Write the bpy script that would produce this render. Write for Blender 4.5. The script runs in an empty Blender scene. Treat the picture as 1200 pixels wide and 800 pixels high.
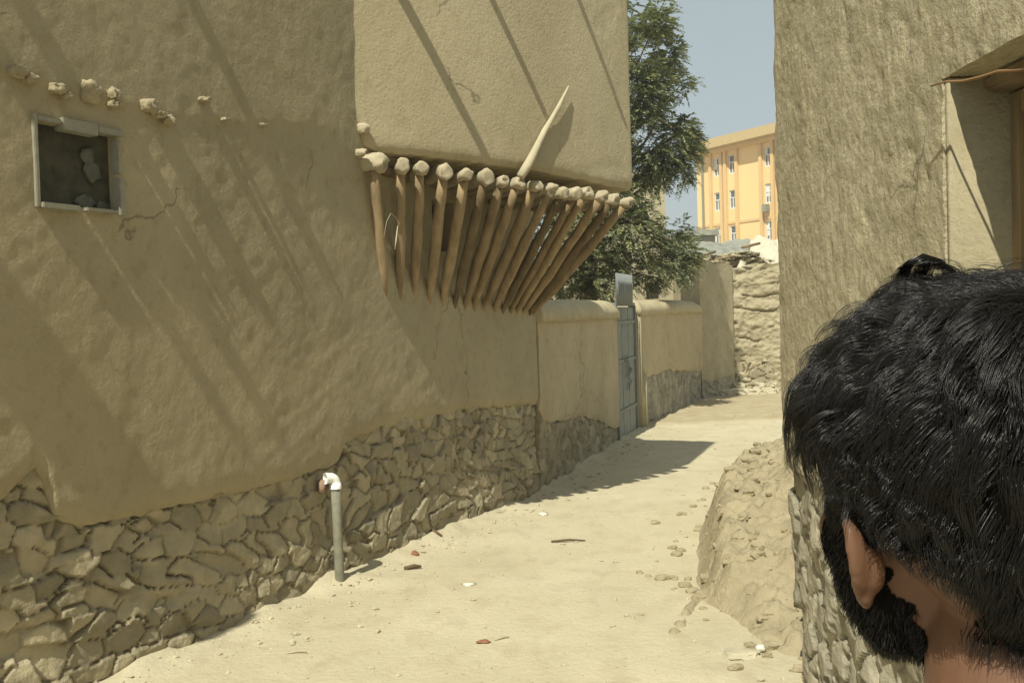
import bpy, bmesh, math, random
import numpy as np
from mathutils import Vector, Matrix, noise as mnoise
from mathutils.bvhtree import BVHTree
R = math.radians
random.seed(7); rng = np.random.default_rng(7)
scene = bpy.context.scene
COL = scene.collection
pi = math.pi

# ---------------------------------------------------------------- camera
FPX = 1150.0
EYE = Vector((0, 0, 1.65))
cam_d = bpy.data.cameras.new('camera'); cam = bpy.data.objects.new('camera', cam_d); COL.objects.link(cam)
cam_d.sensor_width = 36; cam_d.lens = 36*FPX/1200; cam_d.clip_start = 0.05; cam_d.clip_end = 2000
RM = Matrix.Rotation(R(90-1.5), 3, 'X') @ Matrix.Rotation(-0.030, 3, 'Z')
cam.matrix_world = Matrix.Translation(EYE) @ RM.to_4x4()
scene.camera = cam
def ray(px, py): return RM @ Vector(((px-600)/FPX, -(py-400)/FPX, -1))
def at_y(px, py, Y):
    d = ray(px, py); return EYE + d*(Y/d.y)
def on_ground(px, py, h=0.0):
    d = ray(px, py); return EYE + d*((h-EYE.z)/d.z)

# ---------------------------------------------------------------- numpy noise
def _hash(ix, iy, seed):
    n = (ix.astype(np.int64)*374761393 + iy.astype(np.int64)*668265263 + seed*1442695041) & 0xffffffff
    n = ((n ^ (n >> 13))*1274126177) & 0xffffffff
    n = ((n ^ (n >> 16))*2246822519) & 0xffffffff
    n = n ^ (n >> 15)
    return (n & 0xffffff)/float(0x1000000)
def vn(x, y, seed=0):
    ix = np.floor(x); iy = np.floor(y); fx = x-ix; fy = y-iy
    fx = fx*fx*fx*(fx*(fx*6-15)+10); fy = fy*fy*fy*(fy*(fy*6-15)+10)
    a = _hash(ix, iy, seed); b = _hash(ix+1, iy, seed); c = _hash(ix, iy+1, seed); d = _hash(ix+1, iy+1, seed)
    return ((a*(1-fx)+b*fx)*(1-fy)+(c*(1-fx)+d*fx)*fy)*2-1
def fbm(x, y, seed=0, o=4, g=0.5):
    r = 0; a = 1; t = 0
    for k in range(o):
        r = r+a*vn(x*2**k+17.3*k, y*2**k+9.1*k, seed+k*31); t += a; a *= g
    return r/t
def sstep(e0, e1, x):
    t = np.clip((x-e0)/(e1-e0), 0, 1); return t*t*(3-2*t)
def voro(x, y, seed=0, jit=0.9):
    ix = np.floor(x); iy = np.floor(y)
    f1 = np.full(x.shape, 9.0); f2 = np.full(x.shape, 9.0)
    cx = np.zeros(x.shape); cy = np.zeros(x.shape); idn = np.zeros(x.shape)
    for dx in (-2, -1, 0, 1, 2):
        for dy in (-2, -1, 0, 1, 2):
            jx = ix+dx; jy = iy+dy
            qx = jx+0.5+(_hash(jx, jy, seed)-0.5)*jit; qy = jy+0.5+(_hash(jx, jy, seed+5)-0.5)*jit
            d = np.hypot(qx-x, qy-y); m = d < f1
            f2 = np.where(m, f1, np.minimum(f2, d)); f1 = np.where(m, d, f1)
            cx = np.where(m, qx, cx); cy = np.where(m, qy, cy); idn = np.where(m, _hash(jx, jy, seed+9), idn)
    return f1, f2, cx, cy, idn

# ---------------------------------------------------------------- materials
def mat(name, col, rough=0.9, spec=0.15, var=0.12, vscale=3.0, bump=0.0, bscale=40.0, stretch=(1,1,1), flecks=None,
        attr=None, metal=0.0, bumpd=0.004, dark=None, detail=8, worn=0.0, crack=0.0):
    m = bpy.data.materials.new(name); m.use_nodes = True
    nt = m.node_tree; N = nt.nodes; L = nt.links
    b = N['Principled BSDF']
    b.inputs['Roughness'].default_value = rough; b.inputs['Specular IOR Level'].default_value = spec
    b.inputs['Metallic'].default_value = metal
    tc = N.new('ShaderNodeTexCoord'); mp = N.new('ShaderNodeMapping'); L.new(tc.outputs['Object'], mp.inputs['Vector'])
    mp.inputs['Scale'].default_value = stretch
    n1 = N.new('ShaderNodeTexNoise'); n1.inputs['Scale'].default_value = vscale; n1.inputs['Detail'].default_value = detail
    n1.inputs['Roughness'].default_value = 0.6
    L.new(mp.outputs[0], n1.inputs['Vector'])
    rp = N.new('ShaderNodeValToRGB'); L.new(n1.outputs['Fac'], rp.inputs[0])
    rp.color_ramp.elements[0].position = 0.3; rp.color_ramp.elements[1].position = 0.7
    c = Vector(col)
    lo = c*(1-var) if dark is None else Vector(dark)
    rp.color_ramp.elements[0].color = (*lo, 1); rp.color_ramp.elements[1].color = (*(c*(1+var)), 1)
    out = rp.outputs[0]
    if attr:
        at = N.new('ShaderNodeAttribute'); at.attribute_name = attr
        mx = N.new('ShaderNodeMix'); mx.data_type = 'RGBA'; mx.blend_type = 'MULTIPLY'; mx.inputs[0].default_value = 1
        L.new(out, mx.inputs[6]); L.new(at.outputs['Color'], mx.inputs[7]); out = mx.outputs[2]
    if flecks:
        n3 = N.new('ShaderNodeTexNoise'); n3.inputs['Scale'].default_value = flecks[0]; n3.inputs['Detail'].default_value = 3
        mp2 = N.new('ShaderNodeMapping'); L.new(tc.outputs['Object'], mp2.inputs['Vector']); mp2.inputs['Scale'].default_value = flecks[3]
        L.new(mp2.outputs[0], n3.inputs['Vector'])
        r3 = N.new('ShaderNodeValToRGB'); L.new(n3.outputs['Fac'], r3.inputs[0])
        r3.color_ramp.elements[0].position = flecks[1]; r3.color_ramp.elements[1].position = flecks[1]+0.05
        mx = N.new('ShaderNodeMix'); mx.data_type = 'RGBA'; L.new(r3.outputs[0], mx.inputs[0])
        L.new(out, mx.inputs[6]); mx.inputs[7].default_value = (*flecks[2], 1); out = mx.outputs[2]
    def mul(f_socket, out, lo_, p0, p1, tint=(1, 1, 1)):
        q = N.new('ShaderNodeValToRGB'); L.new(f_socket, q.inputs[0]); e = q.color_ramp.elements
        e[0].position, e[1].position = p0, p1
        e[0].color = (lo_*tint[0], lo_*tint[1], lo_*tint[2], 1); e[1].color = (1, 1, 1, 1)
        mx = N.new('ShaderNodeMix'); mx.data_type = 'RGBA'; mx.blend_type = 'MULTIPLY'; mx.inputs[0].default_value = 1
        L.new(out, mx.inputs[6]); L.new(q.outputs[0], mx.inputs[7]); return mx.outputs[2]
    crack_f = None
    if worn > 0:      # rain streaks, damp patches and fine mottling in the coat itself
        for (sc_, st_, lo_, p0, p1) in ((1.1, (1, 1, 0.35), 1-worn, 0.32, 0.58), (14, (1, 1, 0.8), 1-worn*0.7, 0.34, 0.46), (70, (1, 1, 1.6), 1-worn*0.9, 0.33, 0.40)):
            mq = N.new('ShaderNodeMapping'); mq.inputs['Scale'].default_value = st_; L.new(tc.outputs['Object'], mq.inputs['Vector'])
            nq = N.new('ShaderNodeTexNoise'); nq.inputs['Scale'].default_value = sc_; nq.inputs['Detail'].default_value = 7; L.new(mq.outputs[0], nq.inputs['Vector'])
            out = mul(nq.outputs['Fac'], out, lo_, p0, p1, (1, 0.985, 0.95))
    if crack > 0:
        wn = N.new('ShaderNodeTexNoise'); wn.inputs['Scale'].default_value = 5; wn.inputs['Detail'].default_value = 6; L.new(tc.outputs['Object'], wn.inputs['Vector'])
        vm = N.new('ShaderNodeVectorMath'); vm.operation = 'MULTIPLY_ADD'; L.new(wn.outputs['Color'], vm.inputs[0]); vm.inputs[1].default_value = (0.28, 0.28, 0.28); L.new(tc.outputs['Object'], vm.inputs[2])
        vo = N.new('ShaderNodeTexVoronoi'); vo.feature = 'DISTANCE_TO_EDGE'; vo.inputs['Scale'].default_value = crack; L.new(vm.outputs[0], vo.inputs['Vector'])
        mk_ = N.new('ShaderNodeTexNoise'); mk_.inputs['Scale'].default_value = 0.9; mk_.inputs['Detail'].default_value = 3; L.new(tc.outputs['Object'], mk_.inputs['Vector'])
        mr = N.new('ShaderNodeMapRange'); mr.inputs[1].default_value = 0.47; mr.inputs[2].default_value = 0.60; mr.inputs[3].default_value = 0.05; mr.inputs[4].default_value = 0.0; L.new(mk_.outputs['Fac'], mr.inputs[0])
        ad = N.new('ShaderNodeMath'); ad.operation = 'ADD'; L.new(vo.outputs['Distance'], ad.inputs[0]); L.new(mr.outputs[0], ad.inputs[1])
        crack_f = ad.outputs[0]
        out = mul(crack_f, out, 0.55, 0.002, 0.012)
    L.new(out, b.inputs['Base Color'])
    if bump > 0:
        n2 = N.new('ShaderNodeTexNoise'); n2.inputs['Scale'].default_value = bscale; n2.inputs['Detail'].default_value = 6
        n2.inputs['Roughness'].default_value = 0.65
        L.new(mp.outputs[0], n2.inputs['Vector'])
        bp = N.new('ShaderNodeBump'); bp.inputs['Strength'].default_value = bump; bp.inputs['Distance'].default_value = bumpd
        L.new(n2.outputs['Fac'], bp.inputs['Height']); L.new(bp.outputs[0], b.inputs['Normal'])
    return m

MUD = (0.345, 0.292, 0.188)
M = {}
M['plaster'] = mat('mud_plaster', (0.375, 0.320, 0.208), worn=0.13, crack=1.3, var=0.10, vscale=1.6, bump=1.0, bscale=34, bumpd=0.010,
                   flecks=(55, 0.70, (0.42, 0.37, 0.25), (1, 1, 3)))
M['plaster_smooth'] = mat('smooth_mud_plaster', (0.445, 0.382, 0.25), worn=0.11, crack=0.9, var=0.08, vscale=1.3, bump=0.8, bscale=40, bumpd=0.007)
M['plaster_rough'] = mat('rough_straw_plaster', (0.45, 0.40, 0.275), worn=0.16, crack=2.0, var=0.13, vscale=6, bump=1.0, bscale=26, bumpd=0.020,
                         stretch=(1, 1, 0.95), flecks=(70, 0.66, (0.52, 0.47, 0.34), (1, 1, 0.5)))
M['stone'] = mat('rubble_stone', (0.33, 0.285, 0.19), var=0.16, vscale=9, bump=1.0, bscale=26, bumpd=0.014, attr='tone')
M['stone_grey'] = mat('grey_stone', (0.33, 0.30, 0.225), var=0.2, vscale=9, bump=1.0, bscale=26, bumpd=0.014, attr='tone')
M['garden'] = mat('garden_wall_mud', (0.46, 0.385, 0.25), worn=0.15, crack=1.5, var=0.10, vscale=2.2, bump=0.9, bscale=30, bumpd=0.010)
M['cap'] = mat('mud_cap', (0.43, 0.37, 0.24), var=0.12, vscale=5, bump=0.5, bscale=25, bumpd=0.006)
M['endwall'] = mat('layered_mud', (0.41, 0.36, 0.245), worn=0.16, var=0.12, vscale=4, bump=1.0, bscale=22, bumpd=0.02)
M['bank'] = mat('crumbling_earth', (0.35, 0.295, 0.19), var=0.14, vscale=7, bump=1.0, bscale=20, bumpd=0.025)
M['wood'] = mat('weathered_timber', (0.225, 0.168, 0.098), var=0.3, vscale=5, bump=0.4, bscale=30, stretch=(3, 3, 0.6), attr='tone')
M['beam'] = mat('pale_beam_end', (0.40, 0.345, 0.24), var=0.22, vscale=14, bump=0.7, bscale=40, bumpd=0.005)
M['stake'] = mat('bleached_wood', (0.44, 0.39, 0.27), var=0.1, vscale=12, bump=0.3, bscale=30)
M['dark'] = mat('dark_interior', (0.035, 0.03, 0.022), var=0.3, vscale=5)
M['soffit'] = mat('soffit_mat', (0.19, 0.145, 0.09), var=0.25, vscale=12, bump=0.5, bscale=30)
M['alu'] = mat('dull_tin_frame', (0.27, 0.255, 0.20), rough=0.6, var=0.15, vscale=20, bump=0.2, bscale=50)
M['mesh'] = mat('dusty_wire_mesh', (0.065, 0.062, 0.042), rough=0.8, var=0.35, vscale=14, bump=0.4, bscale=90)
M['film'] = mat('torn_plastic_film', (0.10, 0.10, 0.075), rough=0.4, var=0.2, vscale=30)
M['pipe'] = mat('grey_pvc', (0.215, 0.205, 0.155), rough=0.7, spec=0.2, var=0.25, vscale=14)
M['white'] = mat('white_pvc', (0.80, 0.80, 0.76), rough=0.4, spec=0.4, var=0.03)
M['brick'] = mat('red_brick', (0.30, 0.205, 0.14), var=0.2, vscale=20, bump=0.5, bscale=40)
M['gate'] = mat('blue_grey_paint', (0.20, 0.21, 0.19), rough=0.6, spec=0.3, var=0.15, vscale=8)
M['tin'] = mat('galvanised_sheet', (0.20, 0.215, 0.21), rough=0.5, spec=0.4, var=0.15, vscale=12)
M['jamb'] = mat('pale_jamb', (0.36, 0.315, 0.21), worn=0.15, var=0.08, vscale=6, bump=0.9, bumpd=0.008)
M['skin'] = mat('skin', (0.155, 0.080, 0.048), rough=0.5, spec=0.3, var=0.10, vscale=18, bump=0.15, bscale=220, bumpd=0.0008)
M['orange'] = mat('orange_render', (0.80, 0.58, 0.29), var=0.04, vscale=0.3)
M['orange_trim'] = mat('ochre_trim', (0.66, 0.46, 0.23), var=0.05, vscale=0.5)
M['eave'] = mat('eave_fascia', (0.50, 0.38, 0.20), var=0.05)
M['upvc'] = mat('white_window_frame', (0.7, 0.7, 0.68), rough=0.5, var=0.03)
M['glass'] = mat('window_glass', (0.10, 0.12, 0.13), rough=0.15, spec=0.5, var=0.5, vscale=1.2)
M['house2'] = mat('far_mud_house', (0.36, 0.315, 0.215), var=0.12, vscale=1.5, bump=0.5, bscale=12, bumpd=0.02)
M['tarp'] = mat('grey_tarpaulin', (0.26, 0.26, 0.22), rough=0.7, var=0.3, vscale=4, bump=0.6, bscale=6, bumpd=0.05)
M['whiteroof'] = mat('pale_lime_roof', (0.55, 0.50, 0.38), var=0.1, vscale=3, bump=0.6, bscale=8, bumpd=0.03)
M['bark'] = mat('bark', (0.16, 0.12, 0.08), var=0.25, vscale=14, bump=0.8, bscale=25, stretch=(1, 1, 0.3))
M['litter'] = mat('litter_pale', (0.65, 0.62, 0.52), rough=0.6, var=0.1)
M['litter_red'] = mat('litter_red', (0.24, 0.11, 0.07), rough=0.6, var=0.2)
M['twig'] = mat('twig', (0.12, 0.085, 0.05), var=0.2)
M['rock'] = mat('loose_rock', (0.43, 0.385, 0.275), var=0.18, vscale=9, bump=0.6, bscale=30, bumpd=0.006)
M['shirt'] = mat('pale_cotton', (0.52, 0.53, 0.50), rough=0.85, var=0.05, vscale=6, bump=0.3, bscale=300, bumpd=0.0006)
M['trouser'] = mat('grey_cotton', (0.30, 0.30, 0.28), rough=0.9, var=0.05)
M['shoe'] = mat('black_leather', (0.03, 0.028, 0.025), rough=0.4, var=0.1)

def leaf_mat():
    m = mat('leaf', (0.25, 0.275, 0.16), rough=0.55, spec=0.3, var=0.15, vscale=1.0, attr='tone')
    nt = m.node_tree; b = nt.nodes['Principled BSDF']; o = nt.nodes['Material Output']
    t = nt.nodes.new('ShaderNodeBsdfTranslucent'); t.inputs[0].default_value = (0.14, 0.18, 0.06, 1)
    mx = nt.nodes.new('ShaderNodeMixShader'); mx.inputs[0].default_value = 0.25
    nt.links.new(b.outputs[0], mx.inputs[1]); nt.links.new(t.outputs[0], mx.inputs[2]); nt.links.new(mx.outputs[0], o.inputs[0])
    return m
M['leaf'] = leaf_mat()
def hair_mat():
    m = bpy.data.materials.new('black_hair'); m.use_nodes = True
    b = m.node_tree.nodes['Principled BSDF']
    b.inputs['Base Color'].default_value = (0.010, 0.009, 0.0085, 1); b.inputs['Roughness'].default_value = 0.33
    b.inputs['Specular IOR Level'].default_value = 0.55
    return m
M['hair'] = hair_mat()
M['under'] = mat('hair_undercoat', (0.008, 0.007, 0.006), rough=1.0, spec=0.0, var=0.1)

def ground_mat():
    m = bpy.data.materials.new('dusty_earth'); m.use_nodes = True
    nt = m.node_tree; N = nt.nodes; L = nt.links; b = N['Principled BSDF']
    b.inputs['Roughness'].default_value = 0.95; b.inputs['Specular IOR Level'].default_value = 0.1
    tc = N.new('ShaderNodeTexCoord')
    def noise(s, d, st=(1, 1, 1), r=0.6):
        mp = N.new('ShaderNodeMapping'); mp.inputs['Scale'].default_value = st; L.new(tc.outputs['Object'], mp.inputs['Vector'])
        n = N.new('ShaderNodeTexNoise'); n.inputs['Scale'].default_value = s; n.inputs['Detail'].default_value = d
        n.inputs['Roughness'].default_value = r; L.new(mp.outputs[0], n.inputs['Vector']); return n.outputs['Fac']
    def ramp(f, stops):
        r = N.new('ShaderNodeValToRGB'); L.new(f, r.inputs[0]); e = r.color_ramp.elements
        e[0].position, e[0].color = stops[0][0], (*stops[0][1], 1); e[1].position, e[1].color = stops[1][0], (*stops[1][1], 1)
        return r.outputs[0]
    def mix(f, a, c):
        x = N.new('ShaderNodeMix'); x.data_type = 'RGBA'; L.new(f, x.inputs[0])
        for i, v in ((6, a), (7, c)):
            if isinstance(v, tuple): x.inputs[i].default_value = (*v, 1)
            else: L.new(v, x.inputs[i])
        return x.outputs[2]
    base = ramp(noise(1.3, 9), [(0.3, (0.455, 0.40, 0.27)), (0.7, (0.54, 0.48, 0.34))])
    worn = ramp(noise(5.5, 8, (1, 0.6, 1)), [(0.50, (0, 0, 0)), (0.72, (0.55, 0.55, 0.55))])
    base = mix(worn, base, (0.37, 0.315, 0.205))
    at = N.new('ShaderNodeAttribute'); at.attribute_name = 'rough_earth'
    base = mix(at.outputs['Fac'], base, ramp(noise(4, 8), [(0.35, (0.34, 0.275, 0.165)), (0.65, (0.42, 0.36, 0.24))]))
    spk = ramp(noise(60, 2), [(0.68, (0, 0, 0)), (0.72, (0.7, 0.7, 0.7))])
    base = mix(spk, base, (0.24, 0.20, 0.13))
    spk2 = ramp(noise(47, 2), [(0.70, (0, 0, 0)), (0.74, (0.8, 0.8, 0.8))])
    base = mix(spk2, base, (0.6, 0.55, 0.42))
    L.new(base, b.inputs['Base Color'])
    bp = N.new('ShaderNodeBump'); bp.inputs['Strength'].default_value = 0.9; bp.inputs['Distance'].default_value = 0.014
    L.new(noise(26, 8, r=0.7), bp.inputs['Height']); L.new(bp.outputs[0], b.inputs['Normal'])
    return m
M['ground'] = ground_mat()

# ---------------------------------------------------------------- objects
def tag(o, label=None, cat=None, group=None, kind=None):
    if label: o['label'] = label
    if cat: o['category'] = cat
    if group: o['group'] = group
    if kind: o['kind'] = kind
    return o
def thing(name, loc, label, cat, group=None):
    o = bpy.data.objects.new(name, None); COL.objects.link(o); o.location = loc; o.empty_display_size = 0.2
    return tag(o, label, cat, group)
def base_of(o):
    while o.parent: o = o.parent
    return Vector(o.location)
def mesh_obj(name, verts, faces, m, parent=None, smooth=True, tone=None, loc=None, flat_from=None):
    """verts in world coordinates; the object's origin is its thing's base"""
    org = base_of(parent) if parent else (Vector(loc) if loc is not None else Vector((0, 0, 0)))
    v = np.asarray(verts, dtype=float).reshape(-1, 3) - np.array(org)
    me = bpy.data.meshes.new(name); me.from_pydata(v.tolist(), [], faces if isinstance(faces, list) else faces.tolist())
    me.materials.append(M[m] if isinstance(m, str) else m)
    sm = np.full(len(me.polygons), smooth)
    if flat_from is not None: sm[flat_from:] = False
    me.polygons.foreach_set('use_smooth', sm)
    if tone is None and m in ('wood', 'stone', 'stone_grey', 'leaf'): tone = [1.0]*len(v)
    if tone is not None:
        a = me.color_attributes.new('tone', 'FLOAT_COLOR', 'POINT')
        t = np.asarray(tone, dtype=float)
        if t.ndim == 1: t = np.stack([t, t, t], 1)
        a.data.foreach_set('color', np.concatenate([t, np.ones((len(t), 1))], 1).ravel())
    me.update()
    o = bpy.data.objects.new(name, me); COL.objects.link(o)
    if parent: o.parent = parent
    elif loc is not None: o.location = loc
    return o

class Geo:
    def __init__(s): s.v = []; s.f = []; s.t = []
    def add(s, v, f, tone=1.0):
        k = len(s.v); s.v += [tuple(p) for p in v]; s.f += [tuple(i+k for i in q) for q in f]; s.t += [tone]*len(v)
    def box(s, c, size, rot=0.0, bev=0.0, tone=1.0, rx=0.0):
        bm = bmesh.new(); bmesh.ops.create_cube(bm, size=1)
        bmesh.ops.scale(bm, vec=size, verts=bm.verts)
        if bev > 0: bmesh.ops.bevel(bm, geom=bm.edges[:], offset=bev, segments=2, affect='EDGES')
        mt = Matrix.Translation(c) @ Matrix.Rotation(rot, 4, 'Z') @ Matrix.Rotation(rx, 4, 'X')
        bm.verts.index_update()
        s.add([mt @ v.co for v in bm.verts], [[v.index for v in f.verts] for f in bm.faces], tone); bm.free()
    def tube(s, pts, rad, n=10, cap=True, jit=0.0, tone=1.0, seed=0, flat=1.0):
        pts = [Vector(p) for p in pts]; rd = rad if isinstance(rad, (list, tuple)) else [rad]*len(pts)
        vs = []; fs = []; up = None
        for i, p in enumerate(pts):
            d = (pts[min(i+1, len(pts)-1)]-pts[max(i-1, 0)]).normalized()
            if up is None:
                up = Vector((0, 0, 1)) if abs(d.z) < 0.9 else Vector((1, 0, 0))
            a = d.cross(up).normalized(); b2 = a.cross(d).normalized(); up = b2
            for k in range(n):
                an = 2*pi*k/n; r = rd[i]
                if jit: r *= 1+jit*mnoise.noise(p*9+Vector((math.cos(an)*1.3, math.sin(an)*1.3, seed*3.7)))
                vs.append(p+a*math.cos(an)*r*flat+b2*math.sin(an)*r)
        for i in range(len(pts)-1):
            for k in range(n):
                fs.append((i*n+k, i*n+(k+1) % n, (i+1)*n+(k+1) % n, (i+1)*n+k))
        if cap: fs.append(tuple(range(n-1, -1, -1))); fs.append(tuple((len(pts)-1)*n+k for k in range(n)))
        s.add(vs, fs, tone)
    def lump(s, c, size, seed=0, rot=0.0, sub=2, rough=0.25, tone=1.0, angular=0.0):
        bm = bmesh.new(); bmesh.ops.create_icosphere(bm, subdivisions=sub, radius=1)
        mt = Matrix.Translation(c) @ Matrix.Rotation(rot, 4, 'Z')
        vs = []
        for v in bm.verts:
            q = v.co.copy()
            if angular: q = Vector([math.copysign(abs(t)**(1-angular), t) for t in q])
            q *= 1+rough*mnoise.noise(q*1.6+Vector((seed*5.1, seed*2.3, 0)))+0.4*rough*mnoise.noise(q*4+Vector((seed*1.7, 0, 3)))
            vs.append(mt @ Vector((q.x*size[0], q.y*size[1], q.z*size[2])))
        bm.verts.index_update()
        s.add(vs, [[v.index for v in f.verts] for f in bm.faces], tone); bm.free()
    def obj(s, name, m, parent=None, smooth=True, loc=None, tone=False):
        return mesh_obj(name, s.v, s.f, m, parent, smooth, s.t if tone else None, loc)

class Wall:
    """vertical plane; s runs along it, h is height, out is towards the alley"""
    def __init__(w, p, th, side=1):
        w.p = Vector((p[0], p[1], 0)); w.th = th
        w.u = Vector((math.sin(th), math.cos(th), 0)); w.n = Vector((math.cos(th), -math.sin(th), 0))*side
    def pt(w, s, h, out=0.0): return w.p+w.u*s+w.n*out+Vector((0, 0, h))
    def arr(w, S, H, O):
        return np.stack([w.p.x+w.u.x*S+w.n.x*O, w.p.y+w.u.y*S+w.n.y*O, H], -1)
    def px(w, x, y, out=0.0):
        d = ray(x, y); t = (w.p+w.n*out-EYE).dot(w.n)/d.dot(w.n); q = EYE+d*t-w.p
        return q.dot(w.u), EYE.z+d.z*t

def relief(name, w, s0, s1, h0, h1, ds, dh, disp, m, depth=0.3, parent=None, low=None, high=None, holes=(), hole_depth=0.15, tonef=None, loc=None, ex_s=(), ex_h=()):
    """wall surface as real relief, closed at the back"""
    sa = np.unique(np.round(np.concatenate([np.linspace(s0, s1, max(2, int((s1-s0)/ds)+1)), [a for hh in holes for a in hh[:2]], list(ex_s)]), 5))
    ha = np.unique(np.round(np.concatenate([np.linspace(h0, h1, max(2, int((h1-h0)/dh)+1)), [a for hh in holes for a in hh[2:4]], list(ex_h)]), 5))
    S, H = np.meshgrid(sa, ha, indexing='ij'); Hr = H.copy()
    if low is not None: H = np.maximum(H, low(S))
    if high is not None: H = np.minimum(H, high(S))
    O = disp(S, H)
    V = w.arr(S, H, O).reshape(-1, 3); ns, nh = S.shape
    idx = np.arange(ns*nh).reshape(ns, nh)
    q = np.stack([idx[:-1, :-1], idx[1:, :-1], idx[1:, 1:], idx[:-1, 1:]], -1)
    keep = ~((H[:-1, 1:]-H[:-1, :-1] < 1e-6) & (H[1:, 1:]-H[1:, :-1] < 1e-6))
    sc = (S[:-1, :-1]+S[1:, 1:])/2; hc = (Hr[:-1, :-1]+Hr[1:, 1:])/2
    for hh in holes: keep &= ~((sc > hh[0]) & (sc < hh[1]) & (hc > hh[2]) & (hc < hh[3]))
    F = q[keep].tolist(); nf = len(F)
    verts = [V]; cnt = len(V)
    def ring(ids, dep, flip):
        nonlocal cnt
        P = V[ids]; S_ = S.ravel()[ids]; H_ = H.ravel()[ids]
        B = w.arr(S_, H_, np.full(len(ids), -dep)); n = len(ids)
        verts.append(P); verts.append(B); a = cnt; b = cnt+n; cnt += 2*n
        for i in range(n):
            j = (i+1) % n; F.append([a+i, a+j, b+j, b+i])
        F.append([b+i for i in range(n)])
    per = list(idx[:, 0])+list(idx[-1, 1:])+list(idx[-2::-1, -1])+list(idx[0, -2:0:-1])
    ring(np.array(per), depth, False)
    for hh in holes:
        i0 = int(np.argmin(abs(sa-hh[0]))); i1 = int(np.argmin(abs(sa-hh[1]))); j0 = int(np.argmin(abs(ha-hh[2]))); j1 = int(np.argmin(abs(ha-hh[3])))
        r = list(idx[i0:i1+1, j0])+list(idx[i1, j0+1:j1+1])+list(idx[i1-1:i0-1 if i0 > 0 else None:-1, j1])+list(idx[i0, j1-1:j0:-1])
        ring(np.array(r), hh[4] if len(hh) > 4 else hole_depth, True)
    VV = np.concatenate(verts)
    tone = None
    if tonef is not None:
        T = tonef(S, H).reshape(-1); tone = np.concatenate([T, np.full(len(VV)-len(T), 0.8)])
    return mesh_obj(name, VV, F, m, parent, True, tone, loc, flat_from=nf)

def stones(S, H, cw, ch, seed, depth=0.06, groove=0.05, warp=0.35, rough=1.0):
    wx = fbm(S*3.1, H*3.1, seed+50, 3)*1.3; wy = fbm(S*2.7+9, H*3.3, seed+60, 3)*1.3
    jx = 0.07*fbm(S*15, H*15, seed+51, 2); jy = 0.07*fbm(S*15+5, H*15, seed+52, 2)
    k = 1.0+0.22*sstep(-0.1, 0.3, vn(S*0.9, H*1.3, seed+53))       # patches of smaller stones
    x = S/cw*k+warp*wx+jx; y = H/ch*k+warp*wy+jy
    x = x+0.35*np.floor(y)
    f1, f2, cx, cy, idn = voro(x, y, seed, 1.0)
    e = f2-f1
    r2 = (idn*7919) % 1.0; r3 = (idn*3571) % 1.0; r4 = (idn*1237) % 1.0; r5 = (idn*911) % 1.0
    wj = 0.05+0.06*r5
    face = sstep(0.0, 1.0, e/wj)
    tilt = ((x-cx)*(r2-0.5)*0.040+(y-cy)*(r3-0.5)*0.050)
    # a broken facet across some stones
    fac = np.clip((x-cx)*(r3-0.5)*2+(y-cy)*(r2-0.5)*2-0.1*r4, 0, 1)*0.035
    o = (idn-0.5)*depth*0.6*face+tilt*face-fac*face
    o = o+0.006*rough*fbm(S*13, H*13, seed+3, 4)*face+0.0035*fbm(S*38, H*38, seed+4, 3)
    fill = sstep(-0.15, 0.35, fbm(S*1.3, H*1.9, seed+77, 4)+0.15)
    g_ = groove*(1-face)*(1-0.5*fill)
    o = o-g_
    smear = sstep(0.15, 0.45, fbm(S*2.1, H*2.6, seed+78, 4))
    o = o*(1-0.30*smear)+0.002*smear
    tone = (0.74+0.46*r4)*face+0.66*(1-face)
    tone = tone*(1-0.35*smear)+0.98*0.35*smear
    return o, tone, idn

# ---------------------------------------------------------------- plan
TH_A = R(25.2)
g1 = on_ground(100, 800); g2 = on_ground(395, 683)
WA = Wall((g2.x, g2.y), math.atan2(g2.x-g1.x, g2.y-g1.y))       # near house wall
print('WA theta', math.degrees(WA.th), g1, g2)
# keep the planned angle
WA = Wall((g2.x, g2.y), TH_A)
sD, _ = WA.px(629, 470)
D = WA.pt(sD, 0)
A = WA.pt(WA.px(412, 160)[0], 0)
# overhang corner: perpendicular 0.9 m out from the house end
sB, _ = WA.px(735, 230, 0.88)
# choose corner such that it stands right in front of the wall end
Bp = None
for k in range(40, 140):
    q = WA.pt(sD-0.02, 0, k/100)
    dd = RM.transposed() @ (Vector((q.x, q.y, 2.8))-EYE)
    if 600-FPX*dd.x/dd.z >= 735.5: Bp = q; break
TH_J = math.atan2(Bp.x-A.x, Bp.y-A.y)
WJ = Wall((A.x, A.y), TH_J); LJ = (Bp-A).length
print('A', A, 'B', Bp, 'D', D, 'thJ', math.degrees(TH_J), 'LJ', LJ)
ROOF = 5.0
SUN_AZ = R(21.3); SUN_EL = R(52.0)
sun_dir = Vector((math.sin(SUN_AZ)*math.cos(SUN_EL), math.cos(SUN_AZ)*math.cos(SUN_EL), -math.sin(SUN_EL)))

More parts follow.
